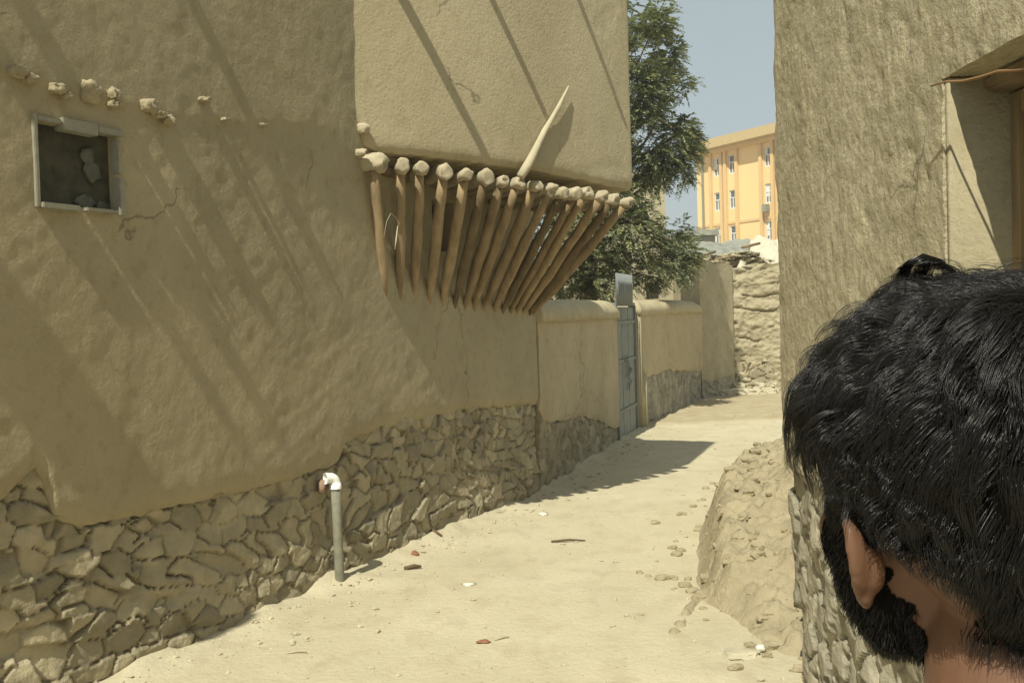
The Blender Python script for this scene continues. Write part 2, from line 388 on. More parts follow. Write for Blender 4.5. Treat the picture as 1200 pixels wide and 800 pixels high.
# ---------------------------------------------------------------- near house
house = thing('mud_house', WA.pt(0, 0), 'tall mud plastered house with rubble stone base and jutting timber propped upper floor', 'house')
S0 = -7.0
pts = [(-60, 600), (0, 588), (25, 568), (44, 549), (52, 562), (64, 604), (95, 616), (130, 611), (165, 604), (200, 595), (250, 582), (300, 571), (345, 560), (385, 548), (398, 540), (404, 524), (420, 512), (450, 500), (490, 490), (540, 480), (580, 476), (628, 473)]
eS, eH = zip(*[WA.px(*p) for p in pts])
eS = np.array(eS); eH = np.array(eH)
print('edge', list(zip(np.round(eS, 2), np.round(eH, 2))))
def plaster_edge(S): return np.interp(S, eS, eH)+0.022*fbm(S*7, S*0+1.3, 5, 5)+0.010*fbm(S*35, S*0, 6, 3)
lS, lH = zip(*[WA.px(*p) for p in [(0, 88), (60, 108), (120, 120), (180, 140), (260, 147), (330, 150), (400, 160)]])
def ledge(S): return np.interp(S, lS, lH)+0.02*fbm(S*4, S*0, 8, 3)
def wall_disp(S, H):
    e = plaster_edge(S)
    o = 0.022+0.010*fbm(S*0.55+3, H*0.55, 11, 3)+0.0032*fbm(S*2.6, H*2.2, 12, 4)+0.0022*fbm(S*11, H*9, 13, 3)+0.0014*fbm(S*24, H*22, 16, 2)
    o = o-0.030*np.exp(-(H-e)/0.025)-0.010*sstep(0.10,0.0,H-e)*(0.5+fbm(S*6, H*6, 17, 3))
    led = sstep(-0.01, 0.03, H-ledge(S))*sstep(0.15, -0.5, S-WA.px(395, 160)[0])
    o = o+0.007*led
    sA_ = WA.px(412, 160)[0]; o = o+0.035*sstep(-1.5, 0.05, S-sA_)*sstep(2.3, 2.9, H)*(S < sA_+0.6)
    # hand smears
    o = o+0.0022*fbm((S+H*0.5)*3.5, (H-S*0.5)*16, 14, 3)*sstep(-0.2, 0.3, fbm(S*0.9, H*0.9, 15, 2))
    return o
# small window & niche
wa = WA.px(37, 142); wb = WA.px(136, 248); wc = WA.px(37, 238); wd = WA.px(136, 160)
win = (wa[0], wb[0], (wb[1]+wc[1])/2, (wa[1]+wd[1])/2)
na = WA.px(503, 234); nb = WA.px(530, 296)
niche = (na[0], nb[0], nb[1], na[1])
print('window', win, 'niche', niche)
relief('plaster_wall', WA, S0, sD, 0.3, ROOF, 0.022, 0.022, wall_disp, 'plaster', depth=4.0, parent=house, low=plaster_edge,
       holes=[(*win, 0.10), (*niche, 0.25)], ex_s=list(eS[3:6]))
def pl_disp(S, H):
    cw = 0.20
    o, t, i = stones(S, H, 0.175, 0.120, 21, depth=0.042, groove=0.045, warp=0.16)
    return o-0.022+0.03*sstep(0.5, 0.0, H)+0.012*fbm(S*0.8, H*0.8, 22, 2)
def pl_tone(S, H):
    t = stones(S, H, 0.175, 0.120, 21, warp=0.16)[1]
    pale = sstep(0.30, 0.5, fbm(S*3.3, H*3.3, 23, 3))
    return t+0.25*pale
relief('stone_plinth', WA, S0, sD-0.003, -0.15, 1.45, 0.0105, 0.0100, pl_disp, 'stone', depth=3.9, parent=house,
       high=lambda S: np.interp(S, eS, eH)+0.05, tonef=pl_tone)

# window parts
fr = Geo()
def bar(g, w, s0, s1, h0, h1, o0, o1, tone=1.0, bev=0.003):
    c = w.pt((s0+s1)/2, (h0+h1)/2, (o0+o1)/2)
    g.box(c, (abs(s1-s0), abs(o1-o0), abs(h1-h0)), rot=pi/2-w.th, bev=bev, tone=tone)
s0, s1, h0, h1 = win
bar(fr, WA, s0-0.016, s0+0.004, h0-0.02, h1+0.03, -0.02, 0.034)
bar(fr, WA, s1-0.004, s1+0.03, h0-0.02, h1*0.5+h0*0.5-0.02, -0.02, 0.036)
bar(fr, WA, s1-0.004, s1+0.014, h1-0.18, h1-0.02, -0.02, 0.034)
bar(fr, WA, s0+0.004, s0+0.13, h1+0.002, h1+0.024, -0.02, 0.030)
bar(fr, WA, s0+0.13, s1-0.12, h1-0.022, h1+0.034, -0.02, 0.040)
bar(fr, WA, s1-0.12, s1+0.02, h1-0.004, h1+0.026, -0.02, 0.044)
bar(fr, WA, s0+0.004, s0+0.20, h0-0.022, h0+0.004, -0.02, 0.048)
bar(fr, WA, s0+0.24, s1-0.02, h0-0.016, h0+0.002, -0.02, 0.044)
wf = fr.obj('window', 'alu', house, smooth=False)
g = Geo()
bar(g, WA, s0, s1, h0, h1, -0.055, -0.035)
g.obj('wire_mesh', 'mesh', wf, smooth=False)
g = Geo()
for k, (fs, fh, a, b2) in enumerate([(0.72, 0.70, 0.045, 0.04), (0.76, 0.52, 0.05, 0.06), (0.66, 0.09, 0.07, 0.035), (0.88, 0.06, 0.04, 0.03)]):
    c = WA.pt(s0+(s1-s0)*fs, h0+(h1-h0)*fh, -0.024)
    g.lump(c, (a, 0.005, b2), seed=k, rot=pi/2-WA.th, rough=0.6)
g.obj('torn_film', 'film', wf)
g = Geo(); bar(g, WA, niche[0]+0.002, niche[1]-0.002, niche[2]+0.002, niche[3]-0.002, -0.20, -0.16)
g.obj('dark_opening', 'dark', house, smooth=False)

# stubs of old rafters and lumps along the ledge
for k, (x, y, a, b2) in enumerate([(14, 86, .05, .03), (28, 94, .035, .025), (62, 106, .055, .028), (70, 114, .03, .02), (99, 108, .06, .055), (126, 112, .035, .035), (127, 124, .035, .022),
                                    (168, 126, .06, .04), (178, 135, .055, .022), (190, 142, .035, .03), (232, 118, .04, .02), (256, 141, .02, .012), (300, 148, .03, .012)]):
    s, h = WA.px(x, y); g = Geo()
    g.lump(WA.pt(s, h, 0.028), (a*0.75, 0.04, b2*0.8), seed=k, rot=pi/2-WA.th, rough=0.5, sub=3, angular=0.4)
    g.obj('rafter_stub', 'plaster', house)
for k, (x, y, r) in enumerate([(413, 152, 0.036), (411, 180, 0.026)]):
    s, h = WA.px(x, y); g = Geo()
    g.lump(WA.pt(s, h, 0.07), (r*0.8, 0.05, r), seed=k+30, rot=pi/2-WA.th, rough=0.35, sub=3, angular=0.2)
    g.obj('rafter_stub', 'beam', house)

# overhang
jp = [(414, 150), (422, 172), (440, 180), (470, 183), (523, 190), (575, 197), (610, 202), (650, 209), (690, 216), (734, 224)]
jS, jH = zip(*[WJ.px(*p) for p in jp]); jS = np.array(jS); jH = np.array(jH)
print('jetty bottom', list(zip(np.round(jS, 2), np.round(jH, 2))))
jlow = lambda S: np.interp(S, jS, jH)+0.008*fbm(S*14, S*0, 41, 3)
def bulge(S):
    t = np.clip(S/LJ, 0, 1); return 0.03+0.34*t*(1-t)
def j_disp(S, H):
    e = jlow(S)
    o = 0.035+0.010*fbm(S*0.7+9, H*0.6, 42, 3)+0.0035*fbm(S*2.4, H*2, 43, 4)+0.0012*fbm(S*11, H*9, 44, 3)-0.03*np.exp(-(H-e)/0.025)
    f1, f2, *_ = voro(S*0.35+0.12*fbm(S*4, H*4, 45, 3), H*0.22+0.5, 46)
    return o-0.004*(1-sstep(0, 0.02, f2-f1))+0.03*np.exp(-((S-LJ)/0.03)**2)*0-0.02*np.exp(-(LJ-S)/0.012)+bulge(S)
ov = relief('overhang', WJ, -0.12, LJ, 2.55, ROOF+0.02, 0.02, 0.02, j_disp, 'plaster_smooth', depth=0.22, parent=house, low=jlow)
# body of the overhang behind its front skin
def prism(g, poly, z0, z1, tone=1.0):
    n = len(poly); v = [Vector((p[0], p[1], z0)) for p in poly]+[Vector((p[0], p[1], z1)) for p in poly]
    f = [tuple(range(n-1, -1, -1)), tuple(range(n, 2*n))]+[(i, (i+1) % n, n+(i+1) % n, n+i) for i in range(n)]
    g.add(v, f, tone)
g = Geo()
fB = WJ.pt(LJ-0.004, 0, -0.19); fA = WJ.pt(0.45, 0, -0.19)
prism(g, [fA, fB, WA.pt(sD-0.004, 0, -0.10), WA.pt(sD-2.6, 0, -0.10)], 2.80, ROOF-0.01)
g.obj('overhang_floor', 'soffit', house, smooth=False)
g = Geo()
prism(g, [WA.pt(S0, 0, -4.02), WA.pt(S0, 0, 0.0), WA.pt(sD+0.02, 0, 0.0), WA.pt(sD+0.02, 0, -4.02)], ROOF+0.003, ROOF+0.10)
g.obj('roof', 'cap', house, smooth=False)

tops = [452, 472, 495, 523, 549, 573, 592, 611, 631, 648, 662, 677, 690, 709, 722, 739]
topy = [190, 194, 197, 200, 205, 207, 212, 214, 217, 222, 226, 227, 226, 230, 233, 237]
bots = [450, 467, 485, 502, 517, 531, 543, 554, 565, 577, 587, 596, 604, 612, 619, 626]
boty = [345, 350, 352, 356, 358, 360, 361, 363, 364, 365, 366, 367, 367, 368, 368, 368]
for k in range(16):
    s, h = WJ.px(tops[k], topy[k], 0.07); s, h = WJ.px(tops[k], topy[k], 0.08+float(bulge(s))); s = min(s, LJ+0.03)
    tip = WJ.pt(s, h, 0.085+float(bulge(s)))
    bs, bh = WA.px(bots[k], boty[k], 0.0); bs = min(bs, sD-0.05)
    foot = WA.pt(bs, bh, 0.005)
    hd = Vector((foot.x-tip.x, foot.y-tip.y, 0))
    hd = hd.normalized() if hd.length > 0.3 else (-WA.n*0.8-WA.u*0.2).normalized()
    r = random.uniform(0.043, 0.056)*(1.25 if k == 0 else 1)
    g = Geo(); L_ = 0.9
    pts3 = [tip+hd*t+Vector((0, 0, random.uniform(-.003, .003))) for t in (0.0, 0.002, 0.012, 0.04, 0.08, 0.13, 0.3, L_)]
    rr = [r*0.60, r*0.90, r*0.99, r*1.03, r*0.98, r*0.9, r*0.88, r*0.85]
    g.tube(pts3, rr, n=18, jit=0.42, seed=k, flat=random.uniform(0.85, 1.15))
    g.obj('beam', 'beam', house)
    # strut: from under the beam end to a shallow pocket in the wall
    top = tip+hd*0.085+Vector((0, 0, -r*0.75))
    r0 = random.uniform(0.027, 0.034); g = Geo()
    n_ = 9; pl = []; rl = []; bend_ = random.gauss(0, 0.009)
    for i in range(n_):
        t = i/(n_-1); p = top.lerp(foot, t); p.z += 0.012*math.sin(pi*t)*random.uniform(-1, 1)
        p += (WA.u*bend_+Vector((0, 0, 0.3*bend_)))*math.sin(pi*t); pl.append(p); rl.append(r0*(1.0+0.25*math.sin(pi*min(1, t*1.1)))*(1 if t < 0.75 else 1-(t-0.75)*1.5))
    pl.append(foot-WA.n*0.05+Vector((0, 0, -0.045))); rl.append(0.010)
    g.tube(pl, rl, n=14, jit=0.38, seed=k+40, tone=random.uniform(0.62, 1.45))
    g.obj('strut', 'wood', house, tone=True)
# cross joist resting under the beams near the wall
g = Geo(); p0 = WA.pt(WA.px(450, 200)[0]-0.1, 2.66, 0.05); p1 = WA.pt(sD-0.03, 2.66, 0.05)
g.tube([p0.lerp(p1, i/8) for i in range(9)], 0.04, jit=0.2, tone=0.8)
g.obj('joist', 'wood', house, tone=True)

# roof poles, above the picture, whose raking shadows streak the walls
def pole(w, px_, py_, r, name='roof_pole', zt=None, flat=1.0):
    o_ = 0.03
    if w is WJ: o_ = 0.035+float(bulge(w.px(px_, py_, 0.06)[0]))
    s, h = w.px(px_, py_, o_)
    E = w.pt(s, h, o_); z = zt or ROOF-0.12
    t = (z-h)/math.sin(SUN_EL); tip = E-sun_dir*t
    out = (tip-w.p).dot(w.n)
    root = tip-w.n*(out+0.12)
    g = Geo(); g.tube([root.lerp(tip, i/5) for i in range(6)], [r*1.05, r, r, r*0.98, r*0.95, r*0.8], jit=0.15, n=12, seed=px_)
    g.obj(name, 'wood', house); print('pole', px_, 'out', round(out, 2), 'at', tip)
pole(WA, 322, 500, 0.055); pole(WA, 285, 520, 0.04); pole(WA, 372, 300, 0.045)
pole(WA, 240, 440, 0.03, zt=4.3)
pole(WJ, 576, 194, 0.042); pole(WJ, 641, 140, 0.03); pole(WJ, 734, 148, 0.028)
g = Geo()   # wide timber spout at the far left
s, h = WA.px(30, 420, 0.03); E = WA.pt(s, h, 0.03); t = (4.7-h)/math.sin(SUN_EL); tip = E-sun_dir*t
out = (tip-WA.p).dot(WA.n); g.box(tip-WA.n*(out/2+0.05), (0.5, out+0.2, 0.12), rot=-WA.th, bev=0.01)
g.obj('roof_spout', 'wood', house, smooth=False)

# stake leaning on the overhang
ob_ = float(bulge(LJ*0.55)); st0 = WJ.pt(*WJ.px(610, 208, 0.085+ob_), 0.085+ob_); st1 = WJ.pt(*WJ.px(667, 101, 0.065+ob_), 0.065+ob_)
g = Geo(); n_ = 9
g.tube([st0.lerp(st1, i/(n_-1))+Vector((0.006*math.sin(i*1.3), 0, 0.004*math.cos(i))) for i in range(n_)], [0.032, 0.036, 0.030, 0.026, 0.024, 0.021, 0.018, 0.013, 0.006], jit=0.15, n=10)
o = g.obj('wooden_stake', 'stake', loc=st0)
tag(o, 'pale tapering wooden stake propped upright on the beam ends of the overhang', 'stake')
# ribbon hanging among struts
g = Geo(); c0 = WJ.pt(*WJ.px(463, 292, 0.09), 0.09); c1 = WJ.pt(*WJ.px(466, 265, 0.09), 0.09)
g.tube([c0, c0.lerp(c1, .4), c1], [0.004, 0.006, 0.003], n=6)
l0 = WJ.pt(*WJ.px(450, 278, 0.09), 0.09); l1 = WJ.pt(*WJ.px(458, 250, 0.09), 0.09); l2 = WJ.pt(*WJ.px(468, 262, 0.09), 0.09)
g.tube([l0, l0.lerp(l1, .6)+Vector((-.01, 0, .01)), l1, l1.lerp(l2, .5)+Vector((0, 0, .012)), l2, c1], 0.0018, n=5)
o = g.obj('cord', 'stake', loc=c0); tag(o, 'looped cord with a white end dangling between the leftmost struts', 'cord')

# drain pipe
pg = on_ground(395, 683); WP = WA
ps, ph = WA.px(394, 600, 0.075)
pb = WA.pt(ps, 0, 0.085)
_, ptop = WA.px(392, 566, 0.085)
drain = thing('drain_pipe', pb, 'grey plastic drain pipe with white elbow standing against the rubble stone base', 'pipe')
g = Geo(); lean = WA.u*(-0.012)
g.tube([pb+Vector((0, 0, -0.1)), pb+Vector((0, 0, .05)), pb+lean*.6+Vector((0, 0, ptop*0.6)), pb+lean+Vector((0, 0, ptop))], 0.029, n=20)
g.obj('riser', 'pipe', drain)
g = Geo(); pc = pb+lean+Vector((0, 0, ptop)); dl = (-WA.u*0.8-WA.n*0.5).normalized(); arc = []
rr = []
arc.append(pc+Vector((0, 0, -0.035))); rr.append(0.036); arc.append(pc+Vector((0, 0, -0.001))); rr.append(0.036)
for i in range(7):
    a = i/6*pi/2; arc.append(pc+Vector((0, 0, 0.036*math.sin(a)))+dl*0.036*(1-math.cos(a))); rr.append(0.031)
arc.append(arc[-1]+dl*0.03); rr.append(0.036)
g.tube(arc, rr, n=20, cap=False)
g.obj('elbow', 'white', drain)
g = Geo(); s, h = WA.px(379, 570, 0.02); g.box(WA.pt(s, h, 0.01), (0.05, 0.05, 0.085), rot=pi/2-WA.th-0.4, bev=0.008)
g.obj('brick', 'brick', house)

# ---------------------------------------------------------------- garden walls, gate
TH_G = R(17.8)
WG = Wall((D.x, D.y), TH_G)
sG1 = WG.px(722, 450)[0]; sG2 = WG.px(745, 450)[0]
gH = 1.80
def capdisp(S, H):
    t = (H-(gH-0.22))/0.20
    return np.where(H > gH-0.22, 0.035+0.045*np.sqrt(np.clip(1-t*t, 0, 1))-0.05*sstep(0.85, 1, t), 0.0)
gw = thing('garden_wall', WG.pt(0, 0), 'low mud garden wall with rounded cap between the tall house and the metal gate', 'wall')
ge = [(600, 474), (629, 476), (636, 494), (660, 492), (680, 487), (700, 492), (715, 500), (730, 510)]
gS, gHh = zip(*[WG.px(*p) for p in ge])
glow = lambda S: np.interp(S, gS, gHh)+0.02*fbm(S*7, S*0, 61, 3)
def g_disp(S, H):
    e = glow(S)
    return 0.028+0.012*fbm(S*0.8, H*0.8, 62, 3)+0.004*fbm(S*3, H*3, 63, 3)+0.0015*fbm(S*12, H*10, 64, 2)-0.02*np.exp(-(H-e)/0.05)
relief('mud_face', WG, 0.025, sG1, 0.2, gH-0.19, 0.03, 0.03, g_disp, 'garden', depth=0.34, parent=gw, low=glow)
def gs_disp(S, H): return stones(S, H, 0.21, 0.15, 71, depth=0.03, groove=0.03)[0]+0.004
relief('stone_plinth', WG, 0.025, sG1-0.004, -0.3, 1.2, 0.016, 0.016, gs_disp, 'stone', depth=0.33, parent=gw, high=lambda S: glow(S)+0.04,
       tonef=lambda S, H: stones(S, H, 0.21, 0.15, 71)[1]*0.95)
def cap_mesh(name, w, s0, s1, h, hw, hh, parent, seed, over=0.06, thick=0.36):
    n = int((s1-s0)/0.05)+2; m_ = 16; vs = []; fs = []
    for i in range(n):
        s = s0+(s1-s0)*i/(n-1); e = min(1, (s1-s)/0.12)
        for k in range(m_+1):
            a = pi*k/m_; o = math.cos(a)*hw-thick/2+0.01
            z = h-0.05+hh*math.sin(a)**0.75*(0.75+0.25*e) if 0 < k < m_ else h-0.07
            r = 0.012*mnoise.noise(Vector((s*2, k*0.4, seed)))+0.02*mnoise.noise(Vector((s*.8, 0.3, seed+2)))
            vs.append(w.pt(s, z+r, o+r))
    for i in range(n-1):
        for k in range(m_): fs.append((i*(m_+1)+k, (i+1)*(m_+1)+k, (i+1)*(m_+1)+k+1, i*(m_+1)+k+1))
        fs.append((i*(m_+1)+m_, (i+1)*(m_+1)+m_, (i+1)*(m_+1), i*(m_+1)))
    fs.append(tuple(range(m_+1))); fs.append(tuple((n-1)*(m_+1)+k for k in range(m_, -1, -1)))
    mesh_obj(name, vs, fs, 'cap', parent)
cap_mesh('cap', WG, 0.02, sG1+0.01, gH-0.15, 0.235, 0.21, gw, 3.0)

# gate
gate = thing('metal_gate', WG.pt((sG1+sG2)/2, 0), 'narrow blue-grey metal gate topped with corrugated tin between two mud garden walls', 'gate')
g = Geo(); wv = sG2-sG1
for k in range(3):
    a = sG1+0.02+k*(wv-0.04)/3; b2 = a+(wv-0.04)/3-0.012
    bar(g, WG, a, b2, 0.03, 1.72, -0.05, 0.0, bev=0.006)
g.obj('door_leaf', 'gate', gate, smooth=False)
g = Geo()
bar(g, WG, sG1+0.002, sG1+0.05, -0.1, 1.74, -0.07, 0.03); bar(g, WG, sG2-0.05, sG2-0.002, -0.1, 1.74, -0.07, 0.03); bar(g, WG, sG1+0.05, sG2-0.05, 1.735, 1.78, -0.07, 0.03)
for hh in (0.35, 1.0, 1.5): bar(g, WG, sG1+0.052, sG2-0.052, hh, hh+0.04, 0.003, 0.022)
g.obj('gate_frame', 'gate', gate, smooth=False)
g = Geo(); nn = 90; vs = []; fs = []
for i in range(nn+1):
    s = sG1-0.10+(wv*0.72+0.1)*i/nn; o = 0.055+0.026*math.sin(i/nn*2*pi*8)
    tp = 2.10+0.05*abs(math.sin(i/nn*pi*8))
    for (z, oo) in ((1.74, o), (tp, o), (tp, o-0.004), (1.74, o-0.004)): vs.append(WG.pt(s, z, oo))
for i in range(nn):
    for k in range(4): fs.append((i*4+k, (i+1)*4+k, (i+1)*4+(k+1) % 4, i*4+(k+1) % 4))
mesh_obj('corrugated_sheet', vs, fs, 'tin', gate)
g = Geo()
for i, (hh, ss) in enumerate([(0.95, .5), (0.87, .6), (0.82, .45), (0.72, .6), (0.66, .5), (1.04, .42)]):
    c = WG.pt(sG1+wv*ss, hh, 0.03); g.tube([c+Vector((0, 0, -0.05)), c+WG.u*0.08, c+Vector((0, 0, 0.05)), c-WG.u*0.09+Vector((0, 0, -.01)), c+Vector((0, 0, -0.05))], 0.006, n=6)
c = WG.pt(sG1+wv*0.62, 0.88, 0.035); g.lump(c, (0.03, 0.02, 0.035), seed=3)
g.obj('chain', 'tin', gate)

# second garden wall
P2 = WG.pt(sG2, 0)
TH_2 = R(22.0)
p2 = at_y(748, 440, P2.y+0.05)
W2 = Wall((p2.x, p2.y), TH_2)
s2e = W2.px(822, 420)[0]
print('wall2', p2, s2e, W2.pt(s2e, 0))
gw2 = thing('garden_wall', W2.pt(0, 0), 'shaded mud garden wall with rounded cap and grey stone foot beyond the metal gate', 'wall')
glo2 = lambda S: np.interp(S, [0, 0.5, 1.5, 3.2, 5], [0.72, 0.70, 0.74, 0.62, 0.5])+0.04*fbm(S*4, S*0, 81, 3)
def g2_disp(S, H): return 0.02+0.012*fbm(S*0.8, H*0.8, 82, 3)+0.004*fbm(S*3, H*3, 83, 3)-0.02*np.exp(-(H-glo2(S))/0.05)
relief('mud_face', W2, 0.16, s2e, 0.3, gH-0.17, 0.035, 0.035, g2_disp, 'garden', depth=0.34, parent=gw2, low=glo2)
relief('stone_plinth', W2, 0.30, s2e-0.003, -0.3, 1.0, 0.022, 0.022, lambda S, H: stones(S, H, 0.16, 0.22, 84, depth=0.05, groove=0.05)[0]-0.015, 'stone_grey', depth=0.33, parent=gw2,
       high=lambda S: glo2(S)+0.04, tonef=lambda S, H: stones(S, H, 0.16, 0.22, 84)[1])
cap_mesh('cap', W2, 0.0, s2e, gH-0.13, 0.225, 0.20, gw2, 9.0)
g = Geo(); bar(g, W2, 0.0, 0.155, -0.1, gH-0.16, -0.34, 0.035, bev=0.02); g.obj('jamb', 'jamb', gw2)
g = Geo(); bar(g, W2, 0.16, 0.298, -0.1, 0.80, -0.30, 0.055, bev=0.03); g.obj('post', 'cap', gw2)

# taller wall end, end wall
TH_3 = R(41)
P3 = W2.pt(s2e-0.02, 0, 0.0); W3 = Wall((P3.x, P3.y), TH_3)
s3 = W3.px(860, 400)[0]
tw = thing('tall_wall', W3.pt(0, 0), 'tall pale mud wall panel half in sun between the garden wall and the layered end wall', 'wall')
hl3 = lambda S: np.interp(S, [0, 0.5, s3], [2.60, 2.52, 2.50])+0.03*fbm(S*5, S*0, 91, 3)
relief('mud_face', W3, 0.0, s3, 0.32, 2.7, 0.03, 0.03, lambda S, H: 0.01*fbm(S*1.2, H*1.2, 92, 4)+0.003*fbm(S*8, H*8, 93, 2), 'endwall', depth=0.4, parent=tw, high=hl3)
relief('stone_plinth', W3, 0.0, s3-0.004, -0.3, 0.36, 0.02, 0.02, lambda S, H: stones(S, H, 0.16, 0.11, 94, depth=0.06, groove=0.04)[0]+0.02, 'stone_grey', depth=0.39, parent=tw,
       tonef=lambda S, H: stones(S, H, 0.16, 0.11, 94)[1])
g = Geo()
for k in range(10):
    g.lump(W3.pt(s3*(k+0.5)/10, 2.54+random.uniform(-.03, .02), -0.15), (0.08, 0.18, 0.03), seed=k, rot=-TH_3, rough=0.8, sub=3, angular=0.3)
g.obj('ragged_top', 'cap', tw)
P4 = W3.pt(s3-0.02, 0, -0.12)
W4 = Wall((P4.x, P4.y), R(86))
ew = thing('end_wall', W4.pt(0, 0), 'sunlit cracked layered mud wall with stone courses closing the end of the alley', 'wall')
def ew_disp(S, H):
    Hh = H+0.13*fbm(S*1.5, H*1.2, 101, 4); lay = Hh/0.27; fr_ = lay-np.floor(lay)
    crack = np.exp(-((fr_-0.05)/0.07)**2)*sstep(-0.1, 0.35, fbm(S*2.4, H*6, 102, 3))
    r = _hash(np.floor(lay), np.floor(lay)*0, 103)
    return 0.03*(r-0.5)+0.055*fbm(S*4, H*6, 104, 5, 0.6)+0.022*fbm(S*14, H*18, 105, 3)-0.08*crack
relief('layered_mud', W4, 0.0, 3.4, 0.62, 2.75, 0.02, 0.02, ew_disp, 'endwall', depth=0.5, parent=ew, high=lambda S: 2.42+0.10*fbm(S*2, S*0, 106, 3)+0.1*S)
relief('stone_courses', W4, 0.0, 3.4, -0.3, 0.66, 0.018, 0.018, lambda S, H: stones(S, H, 0.24, 0.12, 107, depth=0.07, groove=0.07, warp=0.22)[0]+0.02, 'stone', depth=0.49, parent=ew,
       tonef=lambda S, H: 1.15*stones(S, H, 0.24, 0.12, 107, warp=0.22)[1])
# rubble at its foot: individually placed rocks
rk_proto = []
for k in range(5):
    g = Geo(); g.lump((0, 0, 0), (0.5, 0.5, 0.5), seed=k+60, rough=0.5, sub=3, angular=0.45); rk_proto.append(g)
def rock(x, y, z, sx, sy, sz, rz, k, label, group=None, name='rock'):
    g = rk_proto[k % 5]
    mt = Matrix.Translation((x, y, z)) @ Matrix.Rotation(rz, 4, 'Z')
    v = [mt @ Vector((p[0]*sx, p[1]*sy, p[2]*sz)) for p in g.v]
    o = mesh_obj(name, v, g.f, 'rock', loc=(x, y, z)); o.data.polygons.foreach_set('use_smooth', [False]*len(o.data.polygons))
    tag(o, label, 'rock', group)
for k, (x, y, w_, h_) in enumerate([(852, 468, 22, 9), (868, 470, 18, 8), (884, 471, 22, 8), (901, 470, 18, 8), (860, 461, 16, 8), (877, 462, 18, 8), (894, 460, 22, 9), (907, 461, 14, 8),
                                    (843, 474, 12, 6), (866, 452, 14, 6), (889, 452, 14, 6), (904, 452, 12, 6), (850, 459, 12, 7), (894, 477, 12, 5)]):
    zz = max(0.0, (474-y)/9*0.10); yy = W4.p.y-0.40+(0.16 if y < 464 else 0)+(0.12 if y < 456 else 0)
    q = at_y(x, y, yy); sw = w_/FPX*yy
    rock(q.x, q.y, min(max(q.z, 0.04), 0.35), sw, 0.3, h_/FPX*yy*1.35, random.uniform(-.4, .4), k, 'pale angular rock in the rubble heap at the foot of the cracked end wall', 'rubble heap rocks')

# ---------------------------------------------------------------- right building
c0 = at_y(907, 300, 4.35)
TH_R = R(0.5)
WR = Wall((c0.x, c0.y), TH_R, side=-1)   # s negative = towards the camera
rb = thing('mud_building', WR.pt(0, 0), 'rough straw flecked mud building with stone base and a deep set window at the right', 'house')
js = WR.px(1104, 200)[0]; jt = WR.px(1104, 92)[1]
print('right wall', c0, 'jamb s', js, 'top', jt)
near = js-1.15
RH = 5.6
hole = (near, js, 0.95, jt, 0.62)
def r_disp(S, H):
    o = 0.012*fbm(S*0.9, H*0.7, 111, 3)+0.005*fbm(S*4.5, H*4, 112, 4)+0.0040*fbm(S*15+H*2, H*14, 113, 4)+0.0030*fbm(S*40, H*40, 119, 3)
    # eroded pocks
    o = o-0.004*sstep(0.30, 0.5, fbm(S*14, H*12, 114, 3))
    o = o-0.018*np.exp(S/0.05)+0.012*fbm(S*0+3, H*3, 115, 4)*np.exp(S/0.08)-0.03*np.exp(-(H-1.02)/0.03)*0
    return o
relief('plaster_wall', WR, -7.5, 0.0, 0.93, RH, 0.016, 0.018, r_disp, 'plaster_rough', depth=4.5, parent=rb, holes=[hole],
       low=lambda S: 0.97+0.03*fbm(S*3, S*0, 116, 3))
relief('stone_plinth', WR, -7.5, -0.01, -0.3, 1.0, 0.014, 0.014, lambda S, H: stones(S, H, 0.13, 0.20, 117, depth=0.05, groove=0.05)[0]-0.025-0.03*np.exp(S/0.05)-0.03*sstep(1.0, 0.2, H), 'stone_grey', depth=4.45, parent=rb,
       high=lambda S: 0.99+0.03*fbm(S*3, S*0, 116, 3), tonef=lambda S, H: 1.1*stones(S, H, 0.13, 0.20, 117)[1])
# smooth jamb lining, window frame
g = Geo(); D0 = 0.165
bar(g, WR, js-0.030, js-0.0005, 0.96, jt-0.004, -0.60, -0.010, bev=0.002)
g.obj('jamb', 'jamb', rb)
g = Geo()
bar(g, WR, js-0.085, js-0.032, 0.99, jt-0.05, -D0-0.06, -D0, bev=0.004)
bar(g, WR, near+0.004, near+0.06, 0.99, jt-0.05, -D0-0.06, -D0, bev=0.004)
bar(g, WR, near+0.062, js-0.087, 0.99, 1.04, -D0-0.06, -D0, bev=0.004)
bar(g, WR, near+0.062, js-0.087, jt-0.11, jt-0.05, -D0-0.06, -D0, bev=0.004)
bar(g, WR, (near+js)/2-0.03, (near+js)/2+0.03, 1.042, jt-0.112, -D0-0.055, -D0-0.003, bev=0.004)
wr = g.obj('window', 'wood', rb, smooth=False)
g = Geo(); bar(g, WR, near+0.055, js-0.08, 1.035, jt-0.105, -D0-0.04, -D0-0.03, bev=0)
g.obj('pane', 'glass', wr, smooth=False)
g = Geo(); bar(g, WR, near+0.002, js-0.034, jt-0.045, jt-0.004, -0.60, -0.10, bev=0.008); g.obj('lintel', 'soffit', rb, smooth=False)
g = Geo(); q0 = WR.pt(WR.px(1091, 101, 0.05)[0], WR.px(1091, 101, 0.05)[1], 0.05); q1 = WR.pt(js-0.5, jt-0.02, -0.03)
q1 = at_y(1215, 77, q0.y-0.35)
g.tube([q0.lerp(q1, i/6)+Vector((0, 0, 0.004*math.sin(i*2))) for i in range(7)], [0.002, 0.003, 0.0035, 0.0035, 0.004, 0.004, 0.004], n=8)
o = g.obj('thin_rod', mat('rusty_rod', (0.20, 0.12, 0.06), var=0.3), loc=q0); tag(o, 'thin rusty rod laid across the top of the deep window at the right', 'rod')
# lump on the window edge
g = Geo(); g.lump(WR.pt(js-0.62, 2.05, 0.0), (0.05, 0.3, 0.05), seed=4, rough=0.3); 

